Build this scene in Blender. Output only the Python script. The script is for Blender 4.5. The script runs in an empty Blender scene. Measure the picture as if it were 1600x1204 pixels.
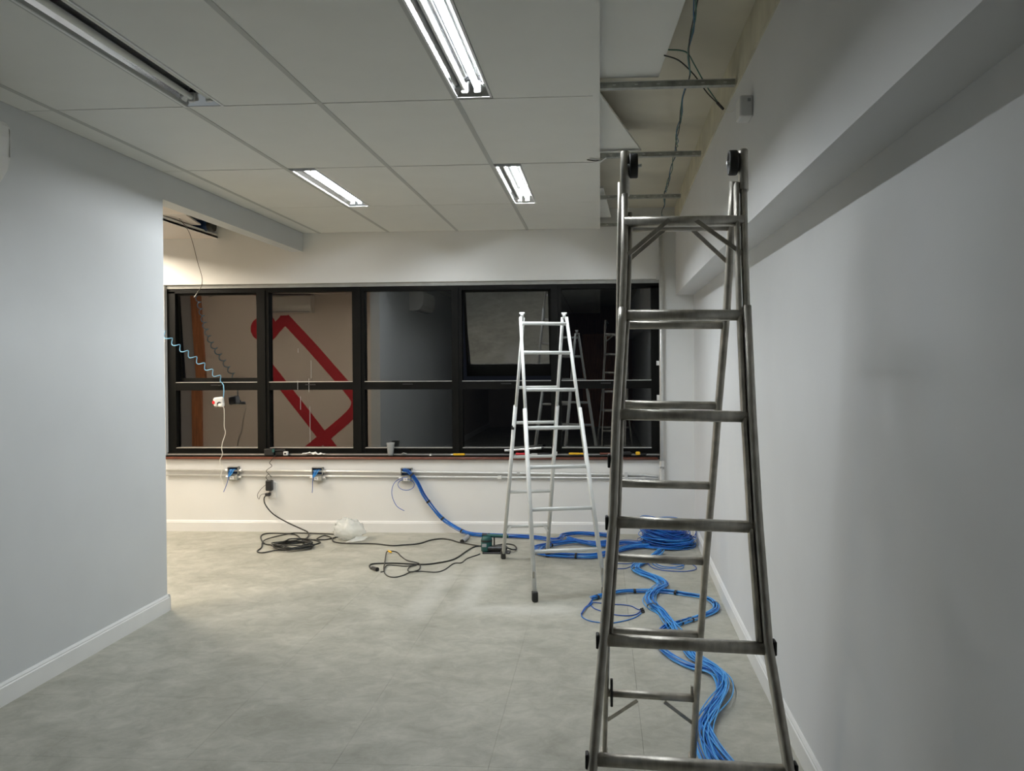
import bpy, math, random
from mathutils import Vector, Matrix

D = bpy.data
S = bpy.context.scene
COL = S.collection
PI = math.pi

# ------------------------------------------------------------------ camera, world, exposure
cam_d = D.cameras.new('camera')
cam = D.objects.new('camera', cam_d)
COL.objects.link(cam)
cam_d.sensor_fit = 'HORIZONTAL'
cam_d.sensor_width = 36.0
cam_d.lens = 30.053
cam_d.shift_x = -0.03191
cam_d.shift_y = -0.01215
cam_d.clip_start = 0.05
cam_d.clip_end = 200
r_ = Vector((0.9978629, 0.0650096, -0.0065794))
d_ = Vector((-0.0058464, -0.0114598, -0.9999172))
f_ = Vector((-0.0650796, 0.9978188, -0.0110553))
m = Matrix((r_, -d_, -f_)).transposed().to_4x4()
m.translation = Vector((0, 0, 1.507))
cam.matrix_world = m
S.camera = cam

w = D.worlds.new('night')
w.use_nodes = True
w.node_tree.nodes['Background'].inputs[0].default_value = (0.006, 0.007, 0.010, 1)
w.node_tree.nodes['Background'].inputs[1].default_value = 1.0
S.world = w
S.view_settings.view_transform = 'Standard'
S.view_settings.look = 'None'
S.view_settings.gamma = 1.0
S.view_settings.use_curve_mapping = False
S.view_settings.exposure = -0.12
S.cycles.max_bounces = 10
S.cycles.diffuse_bounces = 6
S.cycles.glossy_bounces = 6
S.cycles.transparent_max_bounces = 16
S.cycles.caustics_reflective = False
S.cycles.caustics_refractive = False
S.cycles.sample_clamp_indirect = 4.0
S.cycles.use_denoising = True
TUBE_W = 340.0      # emission of a lit fluorescent tube
TUBE_COL = (0.92, 0.965, 1.0)
WARM_W = 420.0
WARM_COL = (1.0, 0.87, 0.69)

# ------------------------------------------------------------------ materials
def mat(name, color, rough=0.6, metal=0.0, noise=0.0, scale=8.0, bump=0.0, bscale=60.0,
        stretch=None, spec=None, trans=0.0, alpha=1.0, emit=None, emit_w=0.0, detail=4.0, ior=None):
    m = D.materials.new(name)
    m.use_nodes = True
    nt = m.node_tree
    b = nt.nodes['Principled BSDF']
    b.inputs['Base Color'].default_value = (*color, 1)
    b.inputs['Roughness'].default_value = rough
    b.inputs['Metallic'].default_value = metal
    if spec is not None: b.inputs['Specular IOR Level'].default_value = spec
    if trans: b.inputs['Transmission Weight'].default_value = trans
    if ior: b.inputs['IOR'].default_value = ior
    if alpha < 1: b.inputs['Alpha'].default_value = alpha
    if emit:
        b.inputs['Emission Color'].default_value = (*emit, 1)
        b.inputs['Emission Strength'].default_value = emit_w
    if noise or bump:
        g = nt.nodes.new('ShaderNodeNewGeometry')
        src = g.outputs['Position']
        if stretch:
            mp = nt.nodes.new('ShaderNodeMapping')
            mp.inputs['Scale'].default_value = stretch
            nt.links.new(src, mp.inputs['Vector']); src = mp.outputs['Vector']
    if noise:
        n = nt.nodes.new('ShaderNodeTexNoise')
        n.inputs['Scale'].default_value = scale
        n.inputs['Detail'].default_value = detail
        nt.links.new(src, n.inputs['Vector'])
        cr = nt.nodes.new('ShaderNodeValToRGB')
        cr.color_ramp.elements[0].position = 0.3
        cr.color_ramp.elements[1].position = 0.7
        cr.color_ramp.elements[0].color = (*[max(0, c * (1 - noise)) for c in color], 1)
        cr.color_ramp.elements[1].color = (*[min(1, c * (1 + noise)) for c in color], 1)
        nt.links.new(n.outputs['Fac'], cr.inputs['Fac'])
        nt.links.new(cr.outputs['Color'], b.inputs['Base Color'])
    if bump:
        n2 = nt.nodes.new('ShaderNodeTexNoise')
        n2.inputs['Scale'].default_value = bscale
        n2.inputs['Detail'].default_value = 3
        nt.links.new(src, n2.inputs['Vector'])
        bp = nt.nodes.new('ShaderNodeBump')
        bp.inputs['Strength'].default_value = bump
        bp.inputs['Distance'].default_value = 0.01
        nt.links.new(n2.outputs['Fac'], bp.inputs['Height'])
        nt.links.new(bp.outputs['Normal'], b.inputs['Normal'])
    return m

def floor_material():
    m = D.materials.new('burnished_cement'); m.use_nodes = True
    nt = m.node_tree; L = nt.links; N = nt.nodes
    b = N['Principled BSDF']
    g = N.new('ShaderNodeNewGeometry')
    def noise(scale, detail, rough=0.6, dist=0.0, stretch=(1, 1, 1)):
        mp = N.new('ShaderNodeMapping'); mp.inputs['Scale'].default_value = stretch
        L.new(g.outputs['Position'], mp.inputs['Vector'])
        n = N.new('ShaderNodeTexNoise')
        n.inputs['Scale'].default_value = scale; n.inputs['Detail'].default_value = detail
        n.inputs['Roughness'].default_value = rough; n.inputs['Distortion'].default_value = dist
        L.new(mp.outputs['Vector'], n.inputs['Vector'])
        return n.outputs['Fac']
    cr = N.new('ShaderNodeValToRGB'); e = cr.color_ramp.elements
    e[0].position = 0.30; e[0].color = (0.325, 0.322, 0.275, 1)
    e[1].position = 0.72; e[1].color = (0.49, 0.48, 0.425, 1)
    L.new(noise(2.6, 8, 0.68, 0.6), cr.inputs['Fac'])
    cr2 = N.new('ShaderNodeValToRGB'); e = cr2.color_ramp.elements
    e[0].position = 0.35; e[0].color = (0.86, 0.86, 0.84, 1)
    e[1].position = 0.65; e[1].color = (1.08, 1.08, 1.07, 1)
    L.new(noise(9, 6, 0.7, 0.9, (1.0, 1.15, 1)), cr2.inputs['Fac'])
    mx = N.new('ShaderNodeMix'); mx.data_type = 'RGBA'; mx.blend_type = 'MULTIPLY'
    mx.inputs[0].default_value = 1.0
    L.new(cr.outputs['Color'], mx.inputs[6]); L.new(cr2.outputs['Color'], mx.inputs[7])
    # plaster dust swept in two pale trails beside the ladder (a stain with its own outline)
    sep = N.new('ShaderNodeSeparateXYZ'); L.new(g.outputs['Position'], sep.inputs[0])
    def band(sock, c, half, soft):
        a = N.new('ShaderNodeMath'); a.operation = 'SUBTRACT'; L.new(sock, a.inputs[0]); a.inputs[1].default_value = c
        q = N.new('ShaderNodeMath'); q.operation = 'ABSOLUTE'; L.new(a.outputs[0], q.inputs[0])
        mr = N.new('ShaderNodeMapRange'); mr.inputs['From Min'].default_value = half
        mr.inputs['From Max'].default_value = half + soft
        mr.inputs['To Min'].default_value = 1; mr.inputs['To Max'].default_value = 0
        L.new(q.outputs[0], mr.inputs['Value']); return mr.outputs['Result']
    def mul(a, c):
        q = N.new('ShaderNodeMath'); q.operation = 'MULTIPLY'; L.new(a, q.inputs[0])
        if isinstance(c, float): q.inputs[1].default_value = c
        else: L.new(c, q.inputs[1])
        return q.outputs[0]
    def add(a, c):
        q = N.new('ShaderNodeMath'); q.operation = 'MAXIMUM'; L.new(a, q.inputs[0]); L.new(c, q.inputs[1]); return q.outputs[0]
    t = add(mul(band(sep.outputs[0], -1.12, 0.02, 0.10), band(sep.outputs[1], 5.55, 0.45, 0.25)),
            mul(band(sep.outputs[0], -0.84, 0.03, 0.08), band(sep.outputs[1], 5.75, 0.55, 0.2)))
    t = add(t, mul(band(sep.outputs[0], -0.55, 0.30, 0.15), band(sep.outputs[1], 5.20, 0.04, 0.10)))
    t = mul(mul(t, noise(5, 5, 0.7)), 0.75)
    mx2 = N.new('ShaderNodeMix'); mx2.data_type = 'RGBA'
    L.new(t, mx2.inputs[0]); L.new(mx.outputs[2], mx2.inputs[6]); mx2.inputs[7].default_value = (0.66, 0.66, 0.62, 1)
    L.new(mx2.outputs[2], b.inputs['Base Color'])
    rr = N.new('ShaderNodeMapRange'); rr.inputs['To Min'].default_value = 0.42; rr.inputs['To Max'].default_value = 0.65
    L.new(noise(4, 5), rr.inputs['Value']); L.new(rr.outputs['Result'], b.inputs['Roughness'])
    b.inputs['Specular IOR Level'].default_value = 0.35
    bp = N.new('ShaderNodeBump'); bp.inputs['Strength'].default_value = 0.05; bp.inputs['Distance'].default_value = 0.01
    L.new(noise(30, 4), bp.inputs['Height']); L.new(bp.outputs['Normal'], b.inputs['Normal'])
    return m

def glass_material():
    m = D.materials.new('tinted_reflective_glass'); m.use_nodes = True
    nt = m.node_tree; N = nt.nodes; L = nt.links
    for n in list(N):
        if n.type == 'BSDF_PRINCIPLED': N.remove(n)
    out = [n for n in N if n.type == 'OUTPUT_MATERIAL'][0]
    gl = N.new('ShaderNodeBsdfGlossy'); gl.inputs['Roughness'].default_value = 0.0
    gl.inputs['Color'].default_value = (0.95, 0.93, 0.92, 1)
    tr = N.new('ShaderNodeBsdfTransparent'); tr.inputs['Color'].default_value = (0.5, 0.52, 0.52, 1)
    lw = N.new('ShaderNodeFresnel'); lw.inputs['IOR'].default_value = 1.9
    ad = N.new('ShaderNodeMath'); ad.operation = 'ADD'; ad.inputs[1].default_value = 0.07; ad.use_clamp = True
    L.new(lw.outputs[0], ad.inputs[0])
    mx = N.new('ShaderNodeMixShader')
    L.new(ad.outputs[0], mx.inputs[0]); L.new(tr.outputs[0], mx.inputs[1]); L.new(gl.outputs[0], mx.inputs[2])
    L.new(mx.outputs[0], out.inputs['Surface'])
    return m

M = {
    'wall': mat('grey_white_paint', (0.70, 0.71, 0.715), 0.55, noise=0.02, scale=3, bump=0.02, bscale=120),
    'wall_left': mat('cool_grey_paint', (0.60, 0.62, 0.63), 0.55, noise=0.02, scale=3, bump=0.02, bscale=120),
    'brown_wall': mat('dull_brown_grey_paint', (0.46, 0.40, 0.36), 0.7, noise=0.05, scale=3),
    'wall_beam': mat('white_beam_paint', (0.72, 0.725, 0.73), 0.5, noise=0.02, scale=3),
    'wall_back': mat('white_plaster_paint', (0.76, 0.765, 0.75), 0.6, noise=0.025, scale=2.5, bump=0.03, bscale=90),
    'skirt': mat('white_skirting', (0.78, 0.785, 0.775), 0.4, noise=0.02, scale=6),
    'bare': mat('bare_yellow_plaster', (0.60, 0.57, 0.45), 0.85, noise=0.12, scale=6, bump=0.1),
    'slab': mat('slab_limewash', (0.62, 0.59, 0.50), 0.85, noise=0.08, scale=2.2, bump=0.1, bscale=30),
    'tile': mat('vinyl_ceiling_tile', (0.745, 0.75, 0.715), 0.55, noise=0.015, scale=5, bump=0.03, bscale=200),
    'tee': mat('painted_steel_tee', (0.48, 0.49, 0.47), 0.5),
    'gap': mat('dark_gap', (0.02, 0.02, 0.02), 0.9),
    'floor': floor_material(),
    'cement_base': mat('cement_subfloor', (0.22, 0.22, 0.20), 0.9),
    'frame': mat('black_window_aluminium', (0.003, 0.0032, 0.0027), 0.55, 0.0, noise=0.2, scale=12, spec=0.12),
    'bright_edge': mat('mill_aluminium_edge', (0.72, 0.72, 0.70), 0.35, 0.9, noise=0.1, scale=25),
    'glass': glass_material(),
    'gasket': mat('grey_head_strip', (0.33, 0.335, 0.32), 0.6, noise=0.1, scale=14),
    'copper': mat('varnished_brown_wood', (0.16, 0.055, 0.035), 0.35, noise=0.25, scale=8, stretch=(2, 20, 20)),
    'alu': mat('worn_aluminium', (0.56, 0.535, 0.485), 0.42, 0.85, noise=0.22, scale=16, bump=0.03, bscale=120, stretch=(3, 3, 1)),
    'alu_dark': mat('oxidised_aluminium', (0.47, 0.445, 0.395), 0.48, 0.8, noise=0.25, scale=20, bump=0.03, bscale=140),
    'white_metal': mat('white_painted_ladder', (0.70, 0.715, 0.70), 0.4, 0.0, noise=0.05, scale=18),
    'zinc': mat('galvanised_steel', (0.74, 0.75, 0.74), 0.36, 0.55, noise=0.05, scale=20),
    'zinc_dull': mat('dusty_galvanised_channel', (0.40, 0.41, 0.38), 0.55, 0.7, noise=0.25, scale=30),
    'rubber': mat('black_rubber', (0.018, 0.018, 0.017), 0.6, noise=0.2, scale=30),
    'black': mat('black_cable', (0.012, 0.013, 0.011), 0.45),
    'black_plastic': mat('black_plastic', (0.015, 0.015, 0.016), 0.4),
    'blue': mat('blue_network_cable', (0.014, 0.185, 0.62), 0.36),
    'blue_l': mat('light_blue_network_cable', (0.085, 0.40, 0.86), 0.34),
    'blue_d': mat('dark_blue_network_cable', (0.008, 0.085, 0.42), 0.38),
    'navy': mat('dark_navy_plastic', (0.01, 0.04, 0.13), 0.5),
    'paleblue': mat('pale_blue_cable', (0.22, 0.52, 0.78), 0.35),
    'green_wire': mat('green_wire', (0.015, 0.13, 0.10), 0.4),
    'bluegreen_wire': mat('blue_wire', (0.02, 0.12, 0.22), 0.4),
    'white_plastic': mat('white_plastic', (0.78, 0.78, 0.76), 0.35),
    'wire_grey': mat('dusty_grey_wire', (0.12, 0.11, 0.095), 0.6),
    'ivory': mat('ivory_cable', (0.80, 0.78, 0.72), 0.4),
    'red': mat('red_plastic', (0.55, 0.02, 0.03), 0.35),
    'red_paint': mat('red_wall_paint', (0.50, 0.015, 0.025), 0.5, noise=0.06, scale=5),
    'yellow': mat('yellow_plastic', (0.85, 0.50, 0.03), 0.4),
    'green_tool': mat('dark_green_tool_housing', (0.012, 0.085, 0.08), 0.38, noise=0.15, scale=25),
    'paper': mat('white_paper', (0.78, 0.78, 0.76), 0.8),
    'cup': mat('clear_plastic_cup', (0.86, 0.88, 0.88), 0.18, trans=0.65, ior=1.3),
    'bag': mat('thin_clear_plastic_bag', (0.78, 0.82, 0.80), 0.22, alpha=0.42, spec=0.7, bump=0.25, bscale=30),
    'reflector': mat('polished_reflector', (0.90, 0.91, 0.93), 0.12, 1.0),
    'housing': mat('white_steel_housing', (0.80, 0.80, 0.80), 0.4),
    'tube_on': mat('lit_fluorescent_tube', (0.9, 0.9, 0.9), 0.4, emit=TUBE_COL, emit_w=TUBE_W),
    'tube_weak': mat('lit_weak_fluorescent_tube', (0.9, 0.9, 0.9), 0.4, emit=TUBE_COL, emit_w=TUBE_W * 0.55),  # emission turned down to darken the near end of the room
    'tube_dim': mat('lit_dimmer_fluorescent_tube', (0.9, 0.9, 0.9), 0.4, emit=TUBE_COL, emit_w=TUBE_W * 0.72),
    'tube_warm': mat('lit_warm_tube', (0.9, 0.9, 0.9), 0.4, emit=WARM_COL, emit_w=WARM_W),
    'tube_off': mat('unlit_fluorescent_tube', (0.70, 0.71, 0.66), 0.3),
    'wood_door': mat('stained_wooden_door', (0.42, 0.16, 0.06), 0.4, noise=0.3, scale=5, stretch=(9, 9, 0.7)),
    'dark_wood': mat('dark_wood_panel', (0.20, 0.085, 0.05), 0.5, noise=0.3, scale=5, stretch=(9, 9, 0.7)),
    'grey_panel': mat('grey_panel', (0.35, 0.36, 0.38), 0.5),
    'warm_wall': mat('pale_room_paint', (0.74, 0.67, 0.62), 0.6, noise=0.02, scale=3),
}

# ------------------------------------------------------------------ mesh builder
class MB:
    def __init__(s): s.v = []; s.f = []; s.sm = []
    def add(s, vs, fs, smooth=False):
        o = len(s.v); s.v += [tuple(v) for v in vs]
        for f in fs: s.f.append(tuple(o + i for i in f)); s.sm.append(smooth)
        return s
    def box(s, a, b):
        x0, y0, z0 = [min(a[i], b[i]) for i in range(3)]; x1, y1, z1 = [max(a[i], b[i]) for i in range(3)]
        return s.add([(x0, y0, z0), (x1, y0, z0), (x1, y1, z0), (x0, y1, z0), (x0, y0, z1), (x1, y0, z1), (x1, y1, z1), (x0, y1, z1)],
                     [(0, 3, 2, 1), (4, 5, 6, 7), (0, 1, 5, 4), (1, 2, 6, 5), (2, 3, 7, 6), (3, 0, 4, 7)])
    def cbox(s, c, sz, rz=0.0, rx=0.0, ry=0.0, bev=0.0):
        R = Matrix.Rotation(rz, 3, 'Z') @ Matrix.Rotation(ry, 3, 'Y') @ Matrix.Rotation(rx, 3, 'X')
        c = Vector(c); h = Vector(sz) / 2
        if not bev:
            P = [Vector((sx * h.x, sy * h.y, sz_ * h.z)) for sz_ in (-1, 1) for sx, sy in ((-1, -1), (1, -1), (1, 1), (-1, 1))]
            return s.add([c + R @ p for p in P], [(0, 3, 2, 1), (4, 5, 6, 7), (0, 1, 5, 4), (1, 2, 6, 5), (2, 3, 7, 6), (3, 0, 4, 7)])
        b = min(bev, h.x * .9, h.y * .9, h.z * .9)
        vs = []
        for z, ins in ((-h.z, b), (-h.z + b, 0), (h.z - b, 0), (h.z, b)):
            hx, hy = h.x - ins, h.y - ins; k = b
            if ins: k = b * .5
            for p in ((hx, hy - k), (hx - k, hy), (-hx + k, hy), (-hx, hy - k), (-hx, -hy + k), (-hx + k, -hy), (hx - k, -hy), (hx, -hy + k)):
                vs.append(c + R @ Vector((p[0], p[1], z)))
        fs = [tuple(range(7, -1, -1)), tuple(range(24, 32))]
        for l in range(3):
            for i in range(8):
                j = (i + 1) % 8
                fs.append((l * 8 + i, l * 8 + j, l * 8 + 8 + j, l * 8 + 8 + i))
        return s.add(vs, fs)
    def sweep(s, path, sec, smooth=True, up=None, cap=True, closed=False):
        """section sec: list of (side, up) offsets, carried along path"""
        P = [Vector(p) for p in path]; n = len(P); k = len(sec); vs = []
        prev = None
        for i in range(n):
            t = (P[(i + 1) % n] - P[i - 1]) if closed else (P[min(i + 1, n - 1)] - P[max(i - 1, 0)])
            if t.length < 1e-9: t = Vector((0, 0, 1))
            t.normalize()
            if up is not None: u0 = Vector(up)
            elif prev is not None: u0 = prev
            else: u0 = Vector((0, 0, 1)) if abs(t.z) < .9 else Vector((0, 1, 0))
            sd = t.cross(u0)
            if sd.length < 1e-6: sd = t.cross(Vector((1, 0, 0)))
            sd.normalize(); uu = sd.cross(t).normalized(); prev = uu
            for a, b in sec: vs.append(P[i] + sd * a + uu * b)
        fs = []
        for i in range(n if closed else n - 1):
            for j in range(k):
                a = i * k + j; b = i * k + (j + 1) % k; i2 = (i + 1) % n
                fs.append((a, b, i2 * k + (j + 1) % k, i2 * k + j))
        if cap and not closed:
            fs.append(tuple(range(k - 1, -1, -1))); fs.append(tuple(range((n - 1) * k, n * k)))
        return s.add(vs, fs, smooth)
    def tube(s, path, r, seg=6, closed=False):
        return s.sweep(path, [(r * math.cos(2 * PI * i / seg), r * math.sin(2 * PI * i / seg)) for i in range(seg)], True, closed=closed)
    def cyl(s, a, b, r, seg=16, r2=None):
        a, b = Vector(a), Vector(b); r2 = r if r2 is None else r2
        t = (b - a).normalized(); u = Vector((0, 0, 1)) if abs(t.z) < .9 else Vector((0, 1, 0))
        sd = t.cross(u).normalized(); uu = sd.cross(t)
        o = len(s.v); vs = []
        for P, R in ((a, r), (b, r2)):
            for i in range(seg):
                q = 2 * PI * i / seg; vs.append(P + sd * R * math.cos(q) + uu * R * math.sin(q))
        s.add(vs, [(i, (i + 1) % seg, seg + (i + 1) % seg, seg + i) for i in range(seg)], True)
        s.add(vs[:seg], [tuple(range(seg - 1, -1, -1))]); s.add(vs[seg:], [tuple(range(seg))])
        return s
    def lathe(s, c, prof, seg=20, axis='Z'):
        c = Vector(c); vs = []
        for r, h in prof:
            for i in range(seg):
                q = 2 * PI * i / seg
                p = (r * math.cos(q), r * math.sin(q), h)
                if axis == 'X': p = (p[2], p[0], p[1])
                if axis == 'Y': p = (p[0], p[2], p[1])
                vs.append(c + Vector(p))
        fs = [(l * seg + i, l * seg + (i + 1) % seg, (l + 1) * seg + (i + 1) % seg, (l + 1) * seg + i) for l in range(len(prof) - 1) for i in range(seg)]
        return s.add(vs, fs, True)
    def prism(s, poly, fn, d0, d1):
        n = len(poly)
        vs = [fn(a, b, d0) for a, b in poly] + [fn(a, b, d1) for a, b in poly]
        return s.add(vs, [tuple(range(n)), tuple(range(2 * n - 1, n - 1, -1))] + [(i, i + n, (i + 1) % n + n, (i + 1) % n) for i in range(n)])
    def build(s, name, m, parent=None, **kw):
        me = D.meshes.new(name); me.from_pydata([tuple(v) for v in s.v], [], s.f); me.update()
        me.polygons.foreach_set('use_smooth', s.sm)
        me.materials.append(M[m] if isinstance(m, str) else m)
        import bmesh
        bm = bmesh.new(); bm.from_mesh(me); bmesh.ops.recalc_face_normals(bm, faces=bm.faces); bm.to_mesh(me); bm.free()
        o = D.objects.new(name, me); COL.objects.link(o)
        if parent is not None: o.parent = parent; o.matrix_parent_inverse = parent.matrix_world.inverted()
        for k, v in kw.items(): o[k] = v
        return o

def thing(name, label, cat, loc=(0, 0, 0), group=None):
    o = D.objects.new(name, None); COL.objects.link(o)
    o.location = loc; o.empty_display_size = .05
    o.matrix_world = Matrix.Translation(Vector(loc))
    o['label'] = label; o['category'] = cat
    if group: o['group'] = group
    return o
def struct(name, mb, m, **kw):
    return mb.build(name, m, None, kind='structure', **kw)
def spline(P, n=8):
    P = [Vector(p) for p in P]; out = []
    for i in range(len(P) - 1):
        p0, p1, p2, p3 = P[max(i - 1, 0)], P[i], P[i + 1], P[min(i + 2, len(P) - 1)]
        for k in range(n):
            t = k / n
            out.append(0.5 * ((2 * p1) + (p2 - p0) * t + (2 * p0 - 5 * p1 + 4 * p2 - p3) * t * t + (3 * p1 - p0 - 3 * p2 + p3) * t ** 3))
    out.append(P[-1]); return out
def oval(a, b, n=12, p=3.0):
    r = []
    for i in range(n):
        q = 2 * PI * (i + .5) / n; c, s_ = math.cos(q), math.sin(q)
        r.append((a * math.copysign(abs(c) ** (2 / p), c), b * math.copysign(abs(s_) ** (2 / p), s_)))
    return r

# ================================================================== THE ROOM
YB = 7.567; XL = -2.672; PT = 0.115; ZC = 2.694; YG = 7.66
X0, Y0 = -7.2, -5.0
def g(y):   # the right wall runs slightly out of true towards the window
    return 0.0 if y < 4 else 0.065 * ((min(y, 7.6) - 4) / 3.567) ** 1.5
YS = [-5.0, 4.0, 4.6, 5.2, 5.8, 6.4, 7.0, 7.567]

# floor, one panel at a time over a dark bed
fl = struct('floor', MB().box((X0 - .1, Y0 - .1, -.12), (1.0, 7.9, -.022)), 'cement_base')
TX, TY, J = .585, .6, .0003
k0 = math.floor((X0 + .426) / TX)
tile_me = None
ix = k0
while -.426 + ix * TX < .86:
    xa, xb = max(-.426 + ix * TX, X0), min(-.426 + (ix + 1) * TX, .95)
    iy = -14
    while 3.16 + iy * TY < 7.75:
        ya, yb = max(3.16 + iy * TY, Y0), min(3.16 + (iy + 1) * TY, 7.75)
        if yb - ya > .02 and xb - xa > .02 and not (xa < XL - PT and yb < 1.5):
            full = abs(xb - xa - TX) < 1e-6 and abs(yb - ya - TY) < 1e-6
            if full and tile_me:
                o = D.objects.new('floor_tile', tile_me); COL.objects.link(o)
            else:
                hx, hy = (xb - xa) / 2 - J, (yb - ya) / 2 - J
                mb = MB(); e = .0004
                mb.add([(-hx, -hy, -.022), (hx, -hy, -.022), (hx, hy, -.022), (-hx, hy, -.022), (-hx, -hy, -e), (hx, -hy, -e), (hx, hy, -e), (-hx, hy, -e),
                        (-hx + e, -hy + e, 0), (hx - e, -hy + e, 0), (hx - e, hy - e, 0), (-hx + e, hy - e, 0)],
                       [(0, 3, 2, 1), (8, 9, 10, 11)] + [(i, (i + 1) % 4, 4 + (i + 1) % 4, 4 + i) for i in range(4)] + [(4 + i, 4 + (i + 1) % 4, 8 + (i + 1) % 4, 8 + i) for i in range(4)])
                o = mb.build('floor_tile', 'floor')
                if full: tile_me = o.data
            o.location = ((xa + xb) / 2, (ya + yb) / 2, 0); o.parent = fl
        iy += 1
    ix += 1

# walls
struct('wall_left', MB().box((XL - PT, -.6, 0), (XL, 5.09, 2.86)), 'wall_left')
struct('wall_left_rear', MB().box((XL - PT, Y0, 0), (XL, -.6, 2.86)), 'brown_wall')
struct('wall_header', MB().box((XL - PT, 5.09, 2.53), (XL, YB, 2.86)), 'wall_left')
wb = MB()
wb.box((X0, YB, 0), (.530, 7.78, .655))
wb.box((.530, YB, 0), (1.0, 7.78, 2.246))
wb.box((X0, YB, 2.246), (1.0, 7.78, 2.87))
wb.box((X0, YB, .655), (-3.97, 7.78, 2.246))
struct('wall_back', wb, 'wall_back')
def strip(xfn, z0, z1, th, ys, zoff=lambda y: 0):
    mb = MB(); vs = []
    for y in ys:
        x = xfn(y); z = z0 + zoff(y); vs += [(x, y, z), (x + th, y, z), (x + th, y, z1), (x, y, z1)]
    fs = [(i * 4 + j, i * 4 + (j + 1) % 4, i * 4 + 4 + (j + 1) % 4, i * 4 + 4 + j) for i in range(len(ys) - 1) for j in range(4)]
    fs += [(0, 1, 2, 3), tuple(len(vs) - 4 + i for i in range(4))]
    return mb.add(vs, fs)
struct('wall_right', strip(lambda y: .755 + g(y), 0, 2.2, .15, YS), 'wall')
struct('wall_beam', strip(lambda y: .60 + g(y), 2.07, 2.70, .30, YS, lambda y: .5 * g(y)), 'wall_beam')
struct('wall_beam_bare', strip(lambda y: .592 + g(y), 2.70, 2.88, .30, YS), 'bare')
struct('wall_rear', MB().box((XL - PT, Y0 - .15, 0), (-.74, Y0, 2.87)), 'brown_wall')
struct('wall_rear_panel', MB().box((-.74, Y0 - .15, 0), (1.0, Y0, 2.87)), 'dark_wood')
struct('wall_side', MB().box((X0 - .15, 1.5, 0), (X0, 7.78, 2.87)), 'warm_wall')
struct('wall_side_rear', MB().box((X0, 1.45, 0), (XL - PT, 1.6, 2.87)), 'warm_wall')
struct('ceiling_slab', MB().box((X0 - .15, Y0 - .15, 2.87), (1.1, 7.78, 3.0)), 'slab')

# skirting boards
def skirt(path, name, out):
    """profile swept along a floor line; out = side towards the room"""
    sec = [(0, 0), (.015 * out, 0), (.015 * out, .082), (.011 * out, .086), (.011 * out, .092), (.004 * out, .102), (0, .102)]
    return struct(name, MB().sweep(path, sec, smooth=False, up=(0, 0, 1)), 'skirt')
skirt([(XL, Y0, 0), (XL, 5.105, 0)], 'baseboard_left', 1)
skirt([(XL + .015, 5.09, 0), (XL - PT, 5.09, 0)], 'baseboard_end', 1)
skirt([(X0, YB, 0), (.80, YB, 0)], 'baseboard_back', 1)
skirt([(.755 + g(y), y, 0) for y in YS], 'baseboard_right', -1)

# ceiling of the main room: tees and tiles
ce = struct('ceiling', MB().box((XL, Y0, 2.716), (-.02, Y0 + .02, 2.73)), 'tee')
XE = -.015; W = .625
cols = [XE - W * k for k in range(5)] + [XL]
rows = [YB] + [3.8206 + 1.25 * k for k in (2, 1, 0, -1, -2, -3, -4, -5, -6, -7)] + [Y0]
lamps = {(1, 3): ('on', -.633, -.477), (3, 1): ('on', -1.876, -1.722), (1, 1): ('on', -.626, -.472), (3, 3): ('off', -1.89, -1.712)}
for x in cols[1:-1]:
    MB().box((x - .012, Y0, ZC - .002), (x + .012, YB, ZC + .03)).build('grid_bar', 'tee', ce)
MB().box((XE - .012, Y0, ZC - .002), (XE + .02, YB, ZC + .035)).build('grid_bar', 'tile', ce)
for y in rows[1:-1]:
    MB().box((XL, y - .006, ZC + .008), (XE, y + .006, ZC + .03)).build('grid_bar', 'gap', ce)
MB().box((XL, Y0, ZC + .002), (XL + .012, YB, ZC + .03)).build('grid_bar', 'tee', ce)
for i in range(len(cols) - 1):
    xb, xa = cols[i] - .011, cols[i + 1] + .011
    for j in range(len(rows) - 1):
        yb, ya = rows[j] - .005, rows[j + 1] + .005
        if yb - ya < .05: continue
        L_ = xa
        if (i + 1, j + 0) in (): pass
        key = (i + 1, j)
        if key in lamps: L_ = lamps[key][2] + .006
        dz = random.Random(i * 31 + j).uniform(0, .0015)
        MB().box((L_, ya, ZC + dz), (xb, yb, ZC + .014)).build('ceiling_tile', 'tile', ce)

# ceiling of the side room with an open hatch
cl = MB()
cl.box((X0, 1.6, 2.665), (-3.46, YB, 2.68)); cl.box((-2.95, 1.6, 2.665), (XL - PT, YB, 2.68)); cl.box((-3.46, 1.6, 2.665), (-2.95, 6.36, 2.68))
struct('ceiling_side', cl, 'warm_wall')
hf = MB().prism([(-3.472, YB), (-3.472, 6.348), (-2.938, 6.348), (-2.938, YB), (-2.95, YB), (-2.95, 6.36), (-3.46, 6.36), (-3.46, YB)], lambda a, b, q: Vector((a, b, q)), 2.66, 2.70)
struct('trim_1', hf, 'tile')

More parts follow.
